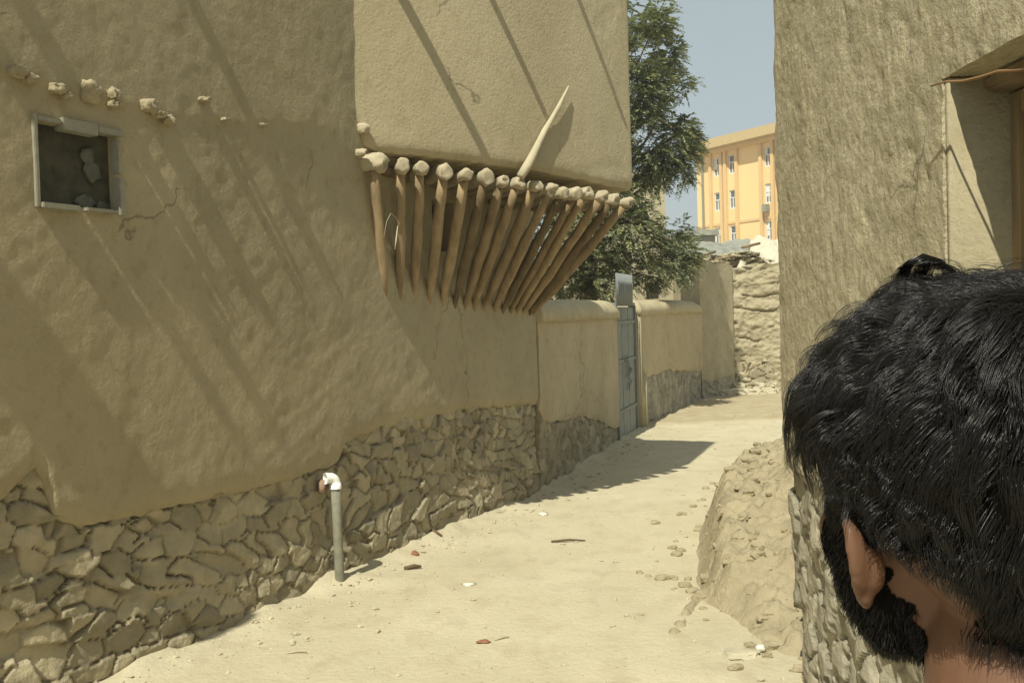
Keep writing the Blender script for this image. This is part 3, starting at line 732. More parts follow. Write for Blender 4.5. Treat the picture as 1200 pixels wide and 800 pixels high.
# ---------------------------------------------------------------- ground
def axis(core0, core1, d, far):
    a = list(np.arange(core0, core1+1e-6, d)); x = core1; s = d
    R_ = []
    while x < far: s *= 1.35; x += s; R_.append(x)
    L_ = []; x = core0; s = d
    while x > -far: s *= 1.35; x -= s; L_.append(x)
    return np.array(L_[::-1]+a+R_)
gx = axis(-4.5, 6.5, 0.045, 180); gy = axis(2.5, 20.5, 0.045, 300)
X, Y = np.meshgrid(gx, gy, indexing='ij')
dA = (X-WA.p.x)*WA.n.x+(Y-WA.p.y)*WA.n.y
sA = (X-WA.p.x)*WA.u.x+(Y-WA.p.y)*WA.u.y
dG = (X-WG.p.x)*WG.n.x+(Y-WG.p.y)*WG.n.y
dW = np.where(sA < sD, dA, dG)
core = sstep(40, 15, np.hypot(X, Y-8))
Z = core*(0.028*fbm(X*0.55, Y*0.4, 121, 3)+0.006*fbm(X*2.6, Y*1.6, 122, 4)+0.0035*fbm(X*8, Y*5, 123, 3))
berm = np.exp(-np.clip(dW, 0, 9)/0.11)*(0.045+0.05*np.clip(fbm(sA*1.7, sA*0, 124, 3), -0.6, 1))*(dW > -0.5)
Z = Z+np.where(Y < 14, berm, 0)*core+core*0.02*sstep(0.25, 0, dW)*fbm(X*10, Y*10, 127, 2)
# heap by the drain pipe
hp = on_ground(356, 690); Z = Z+0.06*np.exp(-((X-hp.x-.06)**2+(Y-hp.y)**2)/(0.10**2))
Z = Z+0.03*np.exp(-(((X-hp.x-.3)/0.3)**2+((Y-hp.y-.1)/.12)**2))
yr = 14.0+0.3*fbm(X*0.8, Y*0+1, 126, 2)
ra = sstep(0, 0.35, Y-yr)*(Y < 60)
Z = Z+0.035*sstep(0, 0.3, Y-yr)*core+0.02*ra*core*fbm(X*3, Y*3, 128, 4)
V = np.stack([X, Y, Z], -1).reshape(-1, 3)
ii = np.arange(X.size).reshape(X.shape)
F = np.stack([ii[:-1, :-1], ii[1:, :-1], ii[1:, 1:], ii[:-1, 1:]], -1).reshape(-1, 4)
go = mesh_obj('ground', V, F, 'ground'); tag(go, 'pale trodden dusty earth floor of the alley', kind='structure')
ra2 = np.clip(ra*0.9+0.0*X, 0, 1)
a = go.data.attributes.new('rough_earth', 'FLOAT', 'POINT'); a.data.foreach_set('value', ra2.ravel().astype(float))
def gz(x, y):
    i = min(max(int(np.searchsorted(gx, x)), 1), len(gx)-1); j = min(max(int(np.searchsorted(gy, y)), 1), len(gy)-1)
    return float(Z[i, j])

# mud bank
bx = np.arange(0.45, 3.9, 0.02); by = np.arange(4.1, 11.2, 0.02)
BX, BY = np.meshgrid(bx, by, indexing='ij')
xc = np.interp(BY, [4.1, 4.8, 5.4, 6, 6.6, 7.3, 8.2, 9.2, 10.2, 11.2], [1.25, 1.16, 1.04, 1.08, 1.22, 1.40, 1.66, 2.05, 2.65, 3.4])+0.05*fbm(BY*2.5, BY*0, 131, 3)
ph_ = np.interp(BY, [4.1, 4.6, 5.0, 5.6, 6.4, 7.5, 8.6, 9.6, 10.6, 11.2], [0.0, 0.05, 0.20, 0.40, 0.54, 0.56, 0.54, 0.44, 0.2, 0.0])
dx = BX-xc
prof = sstep(-0.03, 0.22, dx)*0.72+0.28*sstep(0.2, 0.9, dx)
BZ = ph_*prof
lumpy = fbm(BX*4.5, BY*4.5, 132, 5, 0.6)
f1, f2, *_ = voro(BX*5.5+0.4*fbm(BX*6, BY*6, 133, 2), BY*4.5, 134)
mk = sstep(-0.02, 0.15, dx)*sstep(0, 0.08, ph_)
BZ = BZ+mk*(0.085*lumpy+0.03*(0.5-f1)-0.05*(1-sstep(0, 0.10, f2-f1))*sstep(-.1, .3, lumpy))+0.030*mk*fbm(BX*16, BY*16, 135, 3)+0.012*mk*fbm(BX*38, BY*38, 138, 2)
tail = np.exp(-((BX-(0.80+(BY-5.0)*0.38))/0.035)**2)*sstep(4.8, 5.0, BY)*sstep(5.8, 5.5, BY)*0.03*(1+fbm(BX*20, BY*20, 136, 2))
edge = sstep(-0.12, 0.0, dx)
BZ = BZ+tail-0.06*(1-edge)*(tail < 0.004)
BZ = np.where((BX < 0.47) | (BY < 4.12), -0.08, BZ)
nb = BX.size; V = np.stack([BX, BY, BZ], -1).reshape(-1, 3)
ii = np.arange(nb).reshape(BX.shape)
F = np.stack([ii[:-1, :-1], ii[1:, :-1], ii[1:, 1:], ii[:-1, 1:]], -1).reshape(-1, 4)
keep = (BZ.ravel()[F] > -0.055).any(1); F = F[keep]
o = mesh_obj('mud_bank', V-np.array([0, 0, 0]), F, 'bank'); tag(o, 'low bank of crumbling mud heaped against the corner of the right building', 'mud bank')

# loose stones, scraps
def G(px, py, dz=0.0):
    q = on_ground(px, py); return Vector((q.x, q.y, gz(q.x, q.y)+dz))
q = G(866, 771); rock(q.x, q.y, 0.012, 0.17, 0.14, 0.05, 0.3, 3, 'flat pale stone lying in dust below the mud bank', name='flat_stone')
q = G(891, 768, 0.02); g = Geo(); g.lump(q, (0.024, 0.02, 0.018), seed=5, rough=0.5); tag(g.obj('plastic_scrap', 'litter', loc=q), 'crumpled white scrap beside the flat pale stone below the mud bank', 'litter')
q = G(637, 602, 0.008); g = Geo(); g.lump(q, (0.038, 0.03, 0.018), seed=6, rough=0.6); tag(g.obj('paper_scrap', 'litter', loc=q), 'white paper scrap alone in mid alley just outside the house shadow', 'litter')
q = G(486, 653, 0.010); g = Geo(); g.lump(q, (0.032, 0.025, 0.02), seed=8, rough=0.6); tag(g.obj('wrapper', 'litter_red', loc=q), 'small crumpled dark red wrapper nearest the stone base of the house', 'litter')
q = G(567, 756, 0.006); g = Geo(); g.lump(q, (0.035, 0.02, 0.008), seed=9, rough=0.6); tag(g.obj('rag', 'litter_red', loc=q), 'flattened reddish rag scrap in the near alley dust', 'litter')
q = G(550, 688, 0.004); g = Geo(); g.lump(q, (0.04, 0.03, 0.006), seed=10, rough=0.6); tag(g.obj('paper_scrap', 'litter', loc=q), 'flat pale paper scrap between the red wrapper and the reddish rag', 'litter')
def twig(pa, pb_, r, label, m='twig'):
    a = G(*pa, r); b2 = G(*pb_, r*1.3); mid = a.lerp(b2, .5)+Vector((0.01, 0.01, 0.006)); g = Geo(); g.tube([a, mid, b2], [r, r*1.1, r*.6], n=6, jit=.3)
    tag(g.obj('twig', m, loc=a), label, 'twig')
twig((646, 635), (686, 634), 0.008, 'long thin dark twig lying across the middle of the alley')
twig((474, 670), (494, 668), 0.013, 'short thick dark twig near the small red wrapper')
twig((336, 768), (360, 767), 0.004, 'pale straight straw stalk on the near left dust', 'stake')
twig((497, 632), (518, 635), 0.012, 'dark strip in place of a cast shadow jutting from the house stone base')  # dark stick shape standing in for a shadow strip on the ground
twig((580, 754), (597, 751), 0.004, 'pale thin twig lying beside the reddish rag', 'stake')
# pebbles nobody could count
g = Geo()
for k in range(2600):
    t = random.random(); y = 3.9+(random.random()**1.4)*13
    if random.random() < 0.5:
        q = WA.p+WA.u*(y-WA.p.y)/WA.u.y+WA.n*(0.05+abs(random.gauss(0, 0.22))); x, yy = q.x, q.y
        if yy > 9: q = WG.p+WG.u*(yy-WG.p.y)/WG.u.y+WG.n*(0.05+abs(random.gauss(0, .2))); x, yy = q.x, q.y
    else: x = random.uniform(-2.2+0.3*y*0.6, 1.2+0.25*y); yy = y
    r = random.choice([0.003, 0.003, 0.004, 0.005, 0.006, 0.008, 0.015]) * random.uniform(.7, 1.3)
    g.lump((x, yy, gz(x, yy)+r*0.25), (r*random.uniform(.8, 1.5), r, r*0.6), seed=k, sub=1, rough=0.5)
tag(g.obj('gravel', 'rock', smooth=False), 'small pebbles and crumbs of mud scattered over the alley', kind='stuff')
g = Geo()
for k in range(260):
    y = random.uniform(4.3, 9.5); xx = float(np.interp(y, [4.1, 4.8, 5.4, 6, 6.6, 7.3, 8.2, 9.2], [1.25, 1.16, 1.04, 1.08, 1.22, 1.40, 1.66, 2.05]))+random.gauss(0.25, 0.3)
    i = min(max(int((xx-0.45)/0.02), 0), len(bx)-1); j = min(int((y-4.1)/0.02), len(by)-1)
    r = random.choice([0.01, 0.014, 0.02, 0.03])*random.uniform(.6, 1.2); z = max(float(BZ[i, j]), gz(xx, y))
    g.lump((xx, y, z+r*0.2), (r*1.3, r, r*0.7), seed=k, sub=2, rough=0.5, angular=0.3)
tag(g.obj('clods', 'bank', smooth=False), 'broken clods of dried mud strewn over the bank', kind='stuff')

# ---------------------------------------------------------------- middle distance
hb = thing('mud_house', (3.2, 24.3, 0), 'plain mud house with one small dark window rising behind the garden walls and tree', 'house')
WB = Wall((at_y(620, 300, 24).x, 24.3), R(88))
sE = WB.px(806, 300)[0]; wz = WB.px(757, 332); wz2 = WB.px(773, 350)
relief('mud_wall', WB, 0.0, sE, -0.2, WB.px(700, 306)[1], 0.08, 0.08, lambda S, H: 0.03*fbm(S*0.8, H*0.8, 141, 4), 'house2', depth=4, parent=hb,
       holes=[(wz[0], wz2[0], wz2[1], wz[1], 0.25)])
g = Geo(); bar(g, WB, wz[0], wz2[0], wz2[1], wz[1], -0.22, -0.18, bev=0); g.obj('window', 'dark', hb, smooth=False)
hb2 = thing('mud_house', (3.6, 27, 0), 'upper block of a grey mud house glimpsed between the tree branches beside the overhang', 'house')
WB2 = Wall((at_y(660, 250, 27.5).x, 27.5), R(88)); sE2 = WB2.px(780, 250)[0]
relief('mud_wall', WB2, 0.0, sE2, -0.2, WB2.px(760, 208)[1], 0.12, 0.12, lambda S, H: 0.03*fbm(S*0.8, H*0.8, 142, 4), 'house2', depth=4, parent=hb2)
g = Geo(); tp = WB2.px(760, 208)[1]; bar(g, WB2, -0.1, sE2+0.12, tp+0.003, tp+0.14, -4.1, 0.12, bev=0.03); g.obj('roof_edge', 'cap', hb2)
# low house with patched roofs behind the end wall
lh = thing('low_house', (6.5, 23, 0), 'low mud house with a grey tarpaulin and pale lime patched roof behind the end wall', 'house')
def patch(name, m, corners, thick, seed, parent, amp=0.10, n=22):
    a, b2, c, d = [Vector(v) for v in corners]; vs = []; fs = []
    for i in range(n+1):
        for j in range(n+1):
            u, v = i/n, j/n; p = a.lerp(b2, u).lerp(d.lerp(c, u), v)
            p = p+Vector((0, 0, amp*(mnoise.noise(Vector((u*3, v*3, seed)))+0.5*mnoise.noise(Vector((u*9, v*9, seed))))))
            vs.append(p)
    k = len(vs)
    for i in range(n):
        for j in range(n): fs.append((i*(n+1)+j, (i+1)*(n+1)+j, (i+1)*(n+1)+j+1, i*(n+1)+j+1))
    vs += [p-Vector((0, 0, thick)) for p in vs[:k]]
    for i in range(n):
        for j in range(n): fs.append((k+i*(n+1)+j+1, k+(i+1)*(n+1)+j+1, k+(i+1)*(n+1)+j, k+i*(n+1)+j))
    rim = [i*(n+1) for i in range(n+1)]+[n*(n+1)+j for j in range(1, n+1)]+[i*(n+1)+n for i in range(n-1, -1, -1)]+[j for j in range(n-1, 0, -1)]
    for i in range(len(rim)): fs.append((rim[i], rim[(i+1) % len(rim)], k+rim[(i+1) % len(rim)], k+rim[i]))
    mesh_obj(name, vs, fs, m, parent)
yf = 22.3; yb = 30.0
patch('tarpaulin_roof', 'tarp', [at_y(796, 303, yf), at_y(872, 305, yf), at_y(884, 281, yb), at_y(803, 284, yb)], 0.15, 1.0, lh, amp=0.22)
patch('lime_roof', 'whiteroof', [at_y(862, 322, yf-1.6), at_y(935, 322, yf-1.6), at_y(935, 276, yb-2), at_y(880, 280, yb-2)], 0.3, 4.0, lh, amp=0.3)
a4 = at_y(796, 303, yf); b4 = at_y(935, 303, yf)
g = Geo(); prism(g, [(a4.x+.2, yf+.1), (b4.x, yf+.1), (b4.x, yb), (a4.x+.2, yb)], -0.2, a4.z-0.25); g.obj('mud_wall', 'house2', lh, smooth=False)
g = Geo()
for k, (x, y, w_) in enumerate([(838, 304, 30), (820, 300, 18), (888, 313, 40), (870, 290, 20)]):
    q = at_y(x, y, yf-0.9 if k != 2 else yf-1.7); q2 = at_y(x+w_, y-5, yf-0.5); g.tube([q, q.lerp(q2, .5), q2], 0.03, jit=.3, n=8)
g.obj('roof_timber', 'wood', lh)
g = Geo()
for k in range(14):
    q = at_y(random.uniform(800, 905), random.uniform(298, 312), yf-0.2); g.lump(q, (0.16, 0.3, 0.06), seed=k, rough=0.9, sub=3, angular=0.4)
g.obj('roof_edge', 'endwall', lh)
# small dark distant house
q = at_y(803, 270, 60); q2 = at_y(819, 284, 60)
dh = thing('distant_house', (q.x, 60, 0), 'small dull grey house just left of the orange building', 'house')
g = Geo(); prism(g, [(q.x, 60), (q2.x+1, 60), (q2.x+1, 66), (q.x, 66)], 0, q.z-0.35); g.obj('wall', mat('grey_render', (0.20, 0.20, 0.17), var=0.15, vscale=1), dh, smooth=False)
g = Geo(); prism(g, [(q.x-.3, 59.7), (q2.x+1.2, 59.7), (q2.x+1.2, 66.2), (q.x-.3, 66.2)], q.z-0.34, q.z); g.obj('roof', 'tarp', dh, smooth=False)

# orange building
ob0 = at_y(817, 230, 80)
ob = thing('orange_building', (ob0.x, ob0.y, 0), 'large orange rendered block with flat eaves and tall white framed windows in the distance', 'building')
# facade runs to the right and nearer
WO = Wall((ob0.x, ob0.y), R(149.6), side=-1)
if (WO.n.dot(Vector((0, -1, 0))) < 0): WO.n = -WO.n
hT = WO.px(817, 181)[1]; LO = 26.0
print('orange', ob0, 'top', hT, WO.u, WO.n)
cols = [(837, 844), (854.5, 862), (896.5, 904)]
sc_ = [(WO.px(a, 230)[0], WO.px(b, 230)[0]) for a, b in cols]
sp = sc_[2][0]-sc_[0][0]
gp_ = sc_[1][0]-sc_[0][0]
k_ = 0
while sc_[-1][1]+max(sp, gp_) < LO-1.2 and k_ < 8:
    nx_ = (sc_[-1][0]+gp_) if k_ % 2 == 0 else (sc_[-1][0]+sp-gp_); sc_.append((nx_, nx_+sc_[0][1]-sc_[0][0])); k_ += 1
fl = []
for (a, b) in ((185, 207), (226, 247.5), (267, 290)): fl.append((WO.px(840, b)[1], WO.px(840, a)[1]))
fl.append((fl[2][0]-3.3, fl[2][1]-3.3))
print('floors', fl, sc_)
holes = [(s_[0], s_[1], f_[0], f_[1], 0.22) for s_ in sc_ for f_ in fl if f_[0] > 0.2]
relief('facade', WO, 0, LO, -0.2, hT, 1.2, 1.2, lambda S, H: S*0, 'orange', depth=14, parent=ob, holes=holes)
for hh in holes:
    g = Geo(); a, b2, c, d, _ = hh
    bar(g, WO, a+.01, a+0.09, c+.01, d-.01, -0.18, -0.06, bev=0); bar(g, WO, b2-0.09, b2-.01, c+.01, d-.01, -0.18, -0.06, bev=0)
    bar(g, WO, a+0.092, b2-0.092, c+.01, c+0.09, -0.18, -0.06, bev=0); bar(g, WO, a+0.092, b2-0.092, d-0.09, d-.01, -0.18, -0.06, bev=0)
    bar(g, WO, a+0.092, b2-0.092, d-0.62, d-0.54, -0.18, -0.06, bev=0); m_ = (a+b2)/2; bar(g, WO, m_-.04, m_+.04, c+.092, d-.622, -0.175, -0.065, bev=0)
    w_ = g.obj('window', 'upvc', ob, smooth=False)
    g = Geo(); bar(g, WO, a+.03, b2-.03, c+.03, d-.03, -0.14, -0.12, bev=0); g.obj('pane', 'glass', w_, smooth=False)
    if random.random() < 0.6:
        g = Geo(); bar(g, WO, a+.1, a+(b2-a)*random.uniform(.3, .8), d-random.uniform(.5, 1.1), d-.1, -0.112, -0.10, bev=0); g.obj('curtain', 'upvc', w_, smooth=False)
for s_ in sc_:
    for e in (s_[0]-0.42, s_[1]+0.12):
        g = Geo(); bar(g, WO, e, e+0.3, 0, hT-0.05, 0.003, 0.20, bev=0); g.obj('pilaster', 'orange_trim', ob, smooth=False)
g = Geo(); hb_ = WO.px(822, 266)[1]; bar(g, WO, 0.003, LO, hb_-.1, hb_+.1, 0.004, 0.06, bev=0)
bar(g, WO, 0.003, LO, 0, 0.8, 0.004, 0.08, bev=0); g.obj('string_course', 'orange_trim', ob, smooth=False)
g = Geo(); e0 = WO.px(825, 230)[0]; bar(g, WO, e0-.08, e0+.08, 0, hT-.05, 0.06, 0.2, bev=0.02); g.obj('downpipe', 'alu', ob, smooth=False)
g = Geo(); bar(g, WO, -0.9, LO+1, hT+0.003, hT+0.75, -14.9, 1.0, bev=0.02); g.obj('eave', 'eave', ob, smooth=False)
g = Geo(); bar(g, WO, -0.8, LO+.9, hT-0.30, hT-0.001, 0.003, 0.45, bev=0.02); g.obj('cornice', 'orange_trim', ob, smooth=False)
s_ = sc_[2]; f_ = fl[1]; g = Geo(); bar(g, WO, s_[0]+.1, s_[1]-.1, f_[0]-0.7, f_[0]-0.1, 0.1, 0.5, bev=0.03); g.obj('air_conditioner', 'alu', ob, smooth=False)

# ---------------------------------------------------------------- tree
TY = 15.6
tb = Vector((at_y(690, 300, TY).x, TY, 0))
tree = thing('tree', tb, 'leafy grey-green tree with feathery drooping sprays behind the garden wall and overhang', 'tree')
cl = [(742, 12, .62), (720, 0, .7), (748, 45, .6), (762, 70, .52), (776, 92, .38), (735, 90, .7), (752, 118, .58), (772, 140, .48), (792, 158, .34), (740, 150, .65), (765, 172, .5), (787, 186, .38), (800, 98, .16), (806, 150, .18), (812, 165, .12), (780, 62, .25), (768, 30, .25),
      (799, 176, .25), (745, 195, .5), (772, 205, .34), (700, 60, .8), (700, 140, .8), (650, 100, .9), (640, 190, .8), (690, 210, .7), (795, 203, .2),
      (742, 262, .45), (768, 270, .42), (790, 272, .32), (720, 280, .55), (752, 292, .45), (780, 300, .40), (803, 296, .22), (700, 300, .55), (735, 318, .45), (762, 322, .25), (680, 318, .5), (665, 335, .4),
      (700, 330, .45), (640, 270, .8), (600, 230, .9), (655, 300, .6), (640, 320, .5), (675, 250, .7), (710, 245, .45), (797, 315, .16), (745, 235, .22)]
lv = []; lf = []; lt = []
bg = Geo()
top = tb+Vector((0.0, 0.1, 3.3))
bg.tube([tb+Vector((0, 0, -0.2)), tb+Vector((.05, 0, .8)), tb+Vector((-.03, .05, 1.9)), top], [0.2, 0.16, 0.14, 0.11], n=12, jit=.15)
for ci, (x, y, r) in enumerate(cl):
    c = at_y(x, y, TY+random.uniform(-0.6, 0.6)); r = r*1.0
    st = top+Vector((0, 0, random.uniform(-1.0, 0.5)))
    mid = st.lerp(c, .5)+Vector((random.uniform(-.2, .2), random.uniform(-.2, .2), .25))
    bg.tube([st, st.lerp(mid, .5)+Vector((0, 0, .08)), mid, mid.lerp(c, .6), c], [0.05, 0.04, 0.028, 0.017, 0.008], n=6, jit=.1)
    for k in range(int(430*r)+24):
        d = Vector((random.gauss(0, 1), random.gauss(0, 1), random.gauss(0, .75))); d.normalize()
        rad = r*random.random()**0.45
        p = c+d*rad
        if mnoise.noise(p*2.2+Vector((3, 1, 2))) < -0.10: continue
        # arching spray with paired leaflets
        out = (d*0.9+Vector((random.gauss(0, .5), random.gauss(0, .5), -0.10))).normalized()
        if y > 220: out = (out+Vector((0.35, 0, 0.05))).normalized()
        Ls = random.uniform(0.13, 0.26); nl = 9; side = out.cross(Vector((0, 0, 1)))
        if side.length < 0.1: side = Vector((1, 0, 0))
        side.normalize(); tn = random.uniform(0.7, 1.35); brn = random.random()
        for j in range(nl):
            t = (j+0.5)/nl; q = p+out*Ls*t+Vector((0, 0, -0.07*t*t))
            for sg in (-1, 1):
                ld = (side*sg*0.8+out*0.65+Vector((random.uniform(-.2, .2), random.uniform(-.2, .2), random.uniform(-.4, .15)))).normalized()
                ll = random.uniform(0.055, 0.085)*(1-0.4*t); wv_ = ld.cross(Vector((random.gauss(0, .35), random.gauss(0, .35), 1))).normalized()*ll*0.24
                i0 = len(lv); lv += [q, q+ld*ll*0.5+wv_, q+ld*ll, q+ld*ll*0.5-wv_]; lf.append((i0, i0+1, i0+2, i0+3))
                tt = tn*random.uniform(.85, 1.15)
                tc_ = (tt*1.15, tt*1.08, tt*0.9) if brn > .75 else (tt, tt, tt)
                lt += [tc_]*4
mesh_obj('crown', lv, lf, 'leaf', tree, smooth=False, tone=lt)
bg.obj('trunk', 'bark', tree)
print('leaves', len(lf))

# ---------------------------------------------------------------- person
HY = 0.605
HC = at_y(1134, 588, HY)                       # middle of the head
print('head centre', HC)
person = thing('person', (HC.x-0.0, HC.y-0.02, 0), 'person with short black hair seen from behind in a pale shirt at the lower right', 'person')
YAW = R(19); PIT = R(3); ROL = R(-7)
HM = Matrix.Translation(HC) @ Matrix.Rotation(YAW, 4, 'Z') @ Matrix.Rotation(ROL, 4, 'Y') @ Matrix.Rotation(PIT, 4, 'X') @ Matrix.Scale(1.06, 4)
HMi = HM.inverted()
bp_ = Geo()
def ell(g, c, r, rot=None, sub=3):
    bm = bmesh.new(); bmesh.ops.create_icosphere(bm, subdivisions=sub, radius=1)
    bm.verts.index_update()
    g.add([Vector(c)+((rot @ Vector((v.co.x*r[0], v.co.y*r[1], v.co.z*r[2]))) if rot else Vector((v.co.x*r[0], v.co.y*r[1], v.co.z*r[2]))) for v in bm.verts], [[v.index for v in f.verts] for f in bm.faces]); bm.free()
def cap_(g, a, ra_, b, rb_, n=16, k=6):
    a = Vector(a); b = Vector(b); pts_ = []; rs = []
    d = (b-a).normalized()
    for i in range(k): t = (i+.5)/k*pi/2; pts_.append(a-d*ra_*math.cos(t)); rs.append(ra_*math.sin(t))
    for i in range(k): t = pi/2-(i+.5)/k*pi/2; pts_.append(b+d*rb_*math.cos(t)); rs.append(rb_*math.sin(t))
    g.tube(pts_, rs, n=n)
hd_ = Geo()
ell(hd_, (0, -0.012, 0.030), (0.076, 0.097, 0.084), sub=4)
ell(hd_, (0, -0.040, 0.002), (0.066, 0.062, 0.065))
ell(hd_, (0, 0.022, -0.015), (0.066, 0.066, 0.090), sub=4)
ell(hd_, (0, 0.048, -0.040), (0.056, 0.040, 0.062))
ell(hd_, (0, 0.056, -0.090), (0.033, 0.028, 0.022))
for sx in (-1, 1):
    cap_(hd_, (sx*0.054, 0.008, -0.045), 0.013, (sx*0.044, 0.018, -0.072), 0.015)
    cap_(hd_, (sx*0.044, 0.018, -0.072), 0.015, (sx*0.012, 0.066, -0.094), 0.014)
    ell(hd_, (sx*0.042, 0.048, -0.022), (0.022, 0.024, 0.026)); ell(hd_, (sx*0.036, 0.028, -0.044), (0.028, 0.038, 0.044)); ell(hd_, (sx*0.030, 0.020, -0.010), (0.040, 0.050, 0.050))
    cap_(hd_, (sx*0.042, 0.072, 0.022), 0.008, (sx*0.014, 0.084, 0.020), 0.009)
    ell(hd_, (sx*0.031, 0.073, 0.004), (0.0125, 0.0125, 0.0125))
    # ear
    ec = Vector((sx*0.0765, -0.006, -0.019)); er = (Matrix.Rotation(sx*R(40), 3, 'Z') @ Matrix.Rotation(R(8), 3, 'X')) @ Matrix.Diagonal((0.8, 0.62, 0.76))
    hel = []
    for i in range(15):
        a = R(-150)+R(285)*i/14
        yy = -0.017*math.sin(a+pi/2)*(1.0 if True else 1); 
        hel.append((a,))
    P = []
    for i in range(16):
        t = i/15; a = R(60)-R(270)*t   # from front-top over the back to the lobe
        P.append(ec+er @ Vector((sx*0.012, -math.cos(a-pi/2+pi/2)*0.0*0+0.017*math.cos(a), 0.006+0.027*math.sin(a))))
    # go over the top and down the back
    P = []
    for i in range(18):
        t = i/17; a = R(35)+R(215)*t
        P.append(ec+er @ Vector((sx*(0.013-0.004*t), 0.016*math.cos(a), 0.008+0.027*math.sin(a) if t < .8 else 0.008+0.027*math.sin(a))))
    P.append(ec+er @ Vector((sx*0.007, -0.004, -0.026)))
    for i in range(len(P)-1): cap_(hd_, P[i], 0.0036, P[i+1], 0.0036, n=8, k=3)
    ell(hd_, ec+er @ Vector((sx*0.005, -0.002, 0.004)), (0.0042, 0.0145, 0.027), rot=er)
    ell(hd_, ec+er @ Vector((sx*0.005, 0.001, -0.025)), (0.0055, 0.0105, 0.011), rot=er)
    ell(hd_, ec+er @ Vector((sx*0.000, 0.002, -0.004)), (0.010, 0.012, 0.020), rot=er)
cap_(hd_, (0, 0.083, 0.016), 0.007, (0, 0.106, -0.022), 0.010)
ell(hd_, (0, 0.100, -0.026), (0.017, 0.013, 0.010))
ell(hd_, (0, 0.086, -0.052), (0.026, 0.010, 0.006)); ell(hd_, (0, 0.085, -0.062), (0.022, 0.010, 0.006))
for v, in zip(hd_.v): pass
bp_.add([HM @ Vector(v) for v in hd_.v], hd_.f)
# neck and body, upright, facing the same way
BC = Vector((HC.x-0.004, HC.y-0.045, 0)); BM = Matrix.Translation(BC) @ Matrix.Rotation(R(4), 4, 'Z')
def W_(x, y, z): return BM @ Vector((x, y, z))
hz = HC.z
nk = HM @ Vector((0, -0.028, -0.045))
cap_(bp_, nk, 0.047, W_(0.000, -0.016, hz-0.20), 0.055, n=24)
cap_(bp_, W_(0, -0.015, hz-0.17), 0.055, W_(0, -0.02, hz-0.28), 0.085, n=24)
ell(bp_, W_(0, -0.01, hz-0.36), (0.16, 0.105, 0.14)); ell(bp_, W_(0, 0, hz-0.56), (0.145, 0.10, 0.2)); ell(bp_, W_(0, 0, hz-0.75), (0.155, 0.105, 0.13))
sh = hz-0.285
def limb(g, chain):
    for (a, ra_), (b, rb_) in zip(chain[:-1], chain[1:]): cap_(g, a, ra_, b, rb_)
for sx in (-1, 1):
    cap_(bp_, W_(0, -0.015, hz-0.235), 0.05, W_(sx*0.165, -0.01, sh), 0.052)
    limb(bp_, [(W_(sx*0.175, -0.01, sh-.01), 0.055), (W_(sx*0.225, -0.02, sh-0.29), 0.040), (W_(sx*0.235, 0.03, sh-0.53), 0.026)])
    ws = W_(sx*0.235, 0.03, sh-0.53); pm = W_(sx*0.232, 0.042, sh-0.60)
    cap_(bp_, ws, 0.024, pm, 0.026)
    for f_i, (oy, ln) in enumerate(((0.028, .070), (0.010, .078), (-0.009, .072), (-0.027, .056))):
        a = pm+Vector((0, oy*0.85, -0.012)); b = a+Vector((-sx*0.006, oy*0.15+.004, -ln*0.55)); c = b+Vector((-sx*0.016, 0.006, -ln*0.45))
        limb(bp_, [(a, 0.0088), (b, 0.0082), (c, 0.0070)])
    a = ws+Vector((-sx*0.004, 0.026, -0.03)); b = a+Vector((-sx*0.012, 0.030, -0.035)); c = b+Vector((-sx*0.010, 0.006, -0.028))
    limb(bp_, [(a, 0.011), (b, 0.0095), (c, 0.008)])
    limb(bp_, [(W_(sx*0.085, 0, hz-0.80), 0.085), (W_(sx*0.09, 0.01, 0.46), 0.055), (W_(sx*0.09, -0.02, 0.09), 0.036)])
    limb(bp_, [(W_(sx*0.09, -0.03, 0.045), 0.034), (W_(sx*0.10, 0.10, 0.035), 0.034), (W_(sx*0.105, 0.17, 0.025), 0.022)])

def remesh(g, voxel, smooth=0.5, it=4):
    me = bpy.data.meshes.new('tmp'); me.from_pydata([tuple(v) for v in g.v], [], g.f)
    o = bpy.data.objects.new('tmp', me); COL.objects.link(o)
    md = o.modifiers.new('r', 'REMESH'); md.mode = 'VOXEL'; md.voxel_size = voxel
    ms = o.modifiers.new('s', 'SMOOTH'); ms.factor = smooth; ms.iterations = it
    dg = bpy.context.evaluated_depsgraph_get(); dg.update(); ev = o.evaluated_get(dg); m2 = bpy.data.meshes.new_from_object(ev)
    co = np.empty(len(m2.vertices)*3); m2.vertices.foreach_get('co', co)
    fs = [tuple(p.vertices) for p in m2.polygons]
    bpy.data.objects.remove(o); bpy.data.meshes.remove(m2)
    return co.reshape(-1, 3), fs
bv, bf = remesh(bp_, 0.0025, 0.5, 5)
print('body verts', len(bv))
body = mesh_obj('body', bv, bf, 'skin', person)
bvh = BVHTree.FromPolygons([Vector(v) for v in bv], bf)

# clothing
def cloth(name, g, vox, m): 
    v, f = remesh(g, vox, 0.5, 6); return mesh_obj(name, v, f, m, person)
g = Geo()
ell(g, W_(0, -0.012, hz-0.37), (0.185, 0.128, 0.15)); ell(g, W_(0, 0, hz-0.56), (0.168, 0.125, 0.22)); 
cap_(g, W_(0, 0, hz-0.65), 0.16, W_(0, 0, 0.80), 0.19); 
for sx in (-1, 1):
    cap_(g, W_(sx*0.03, -0.018, hz-0.262), 0.058, W_(sx*0.170, -0.01, sh-0.005), 0.066)
    limb(g, [(W_(sx*0.178, -0.01, sh-.01), 0.072), (W_(sx*0.227, -0.02, sh-0.29), 0.058), (W_(sx*0.235, 0.02, sh-0.46), 0.048)])
cloth('shirt', g, 0.007, 'shirt')
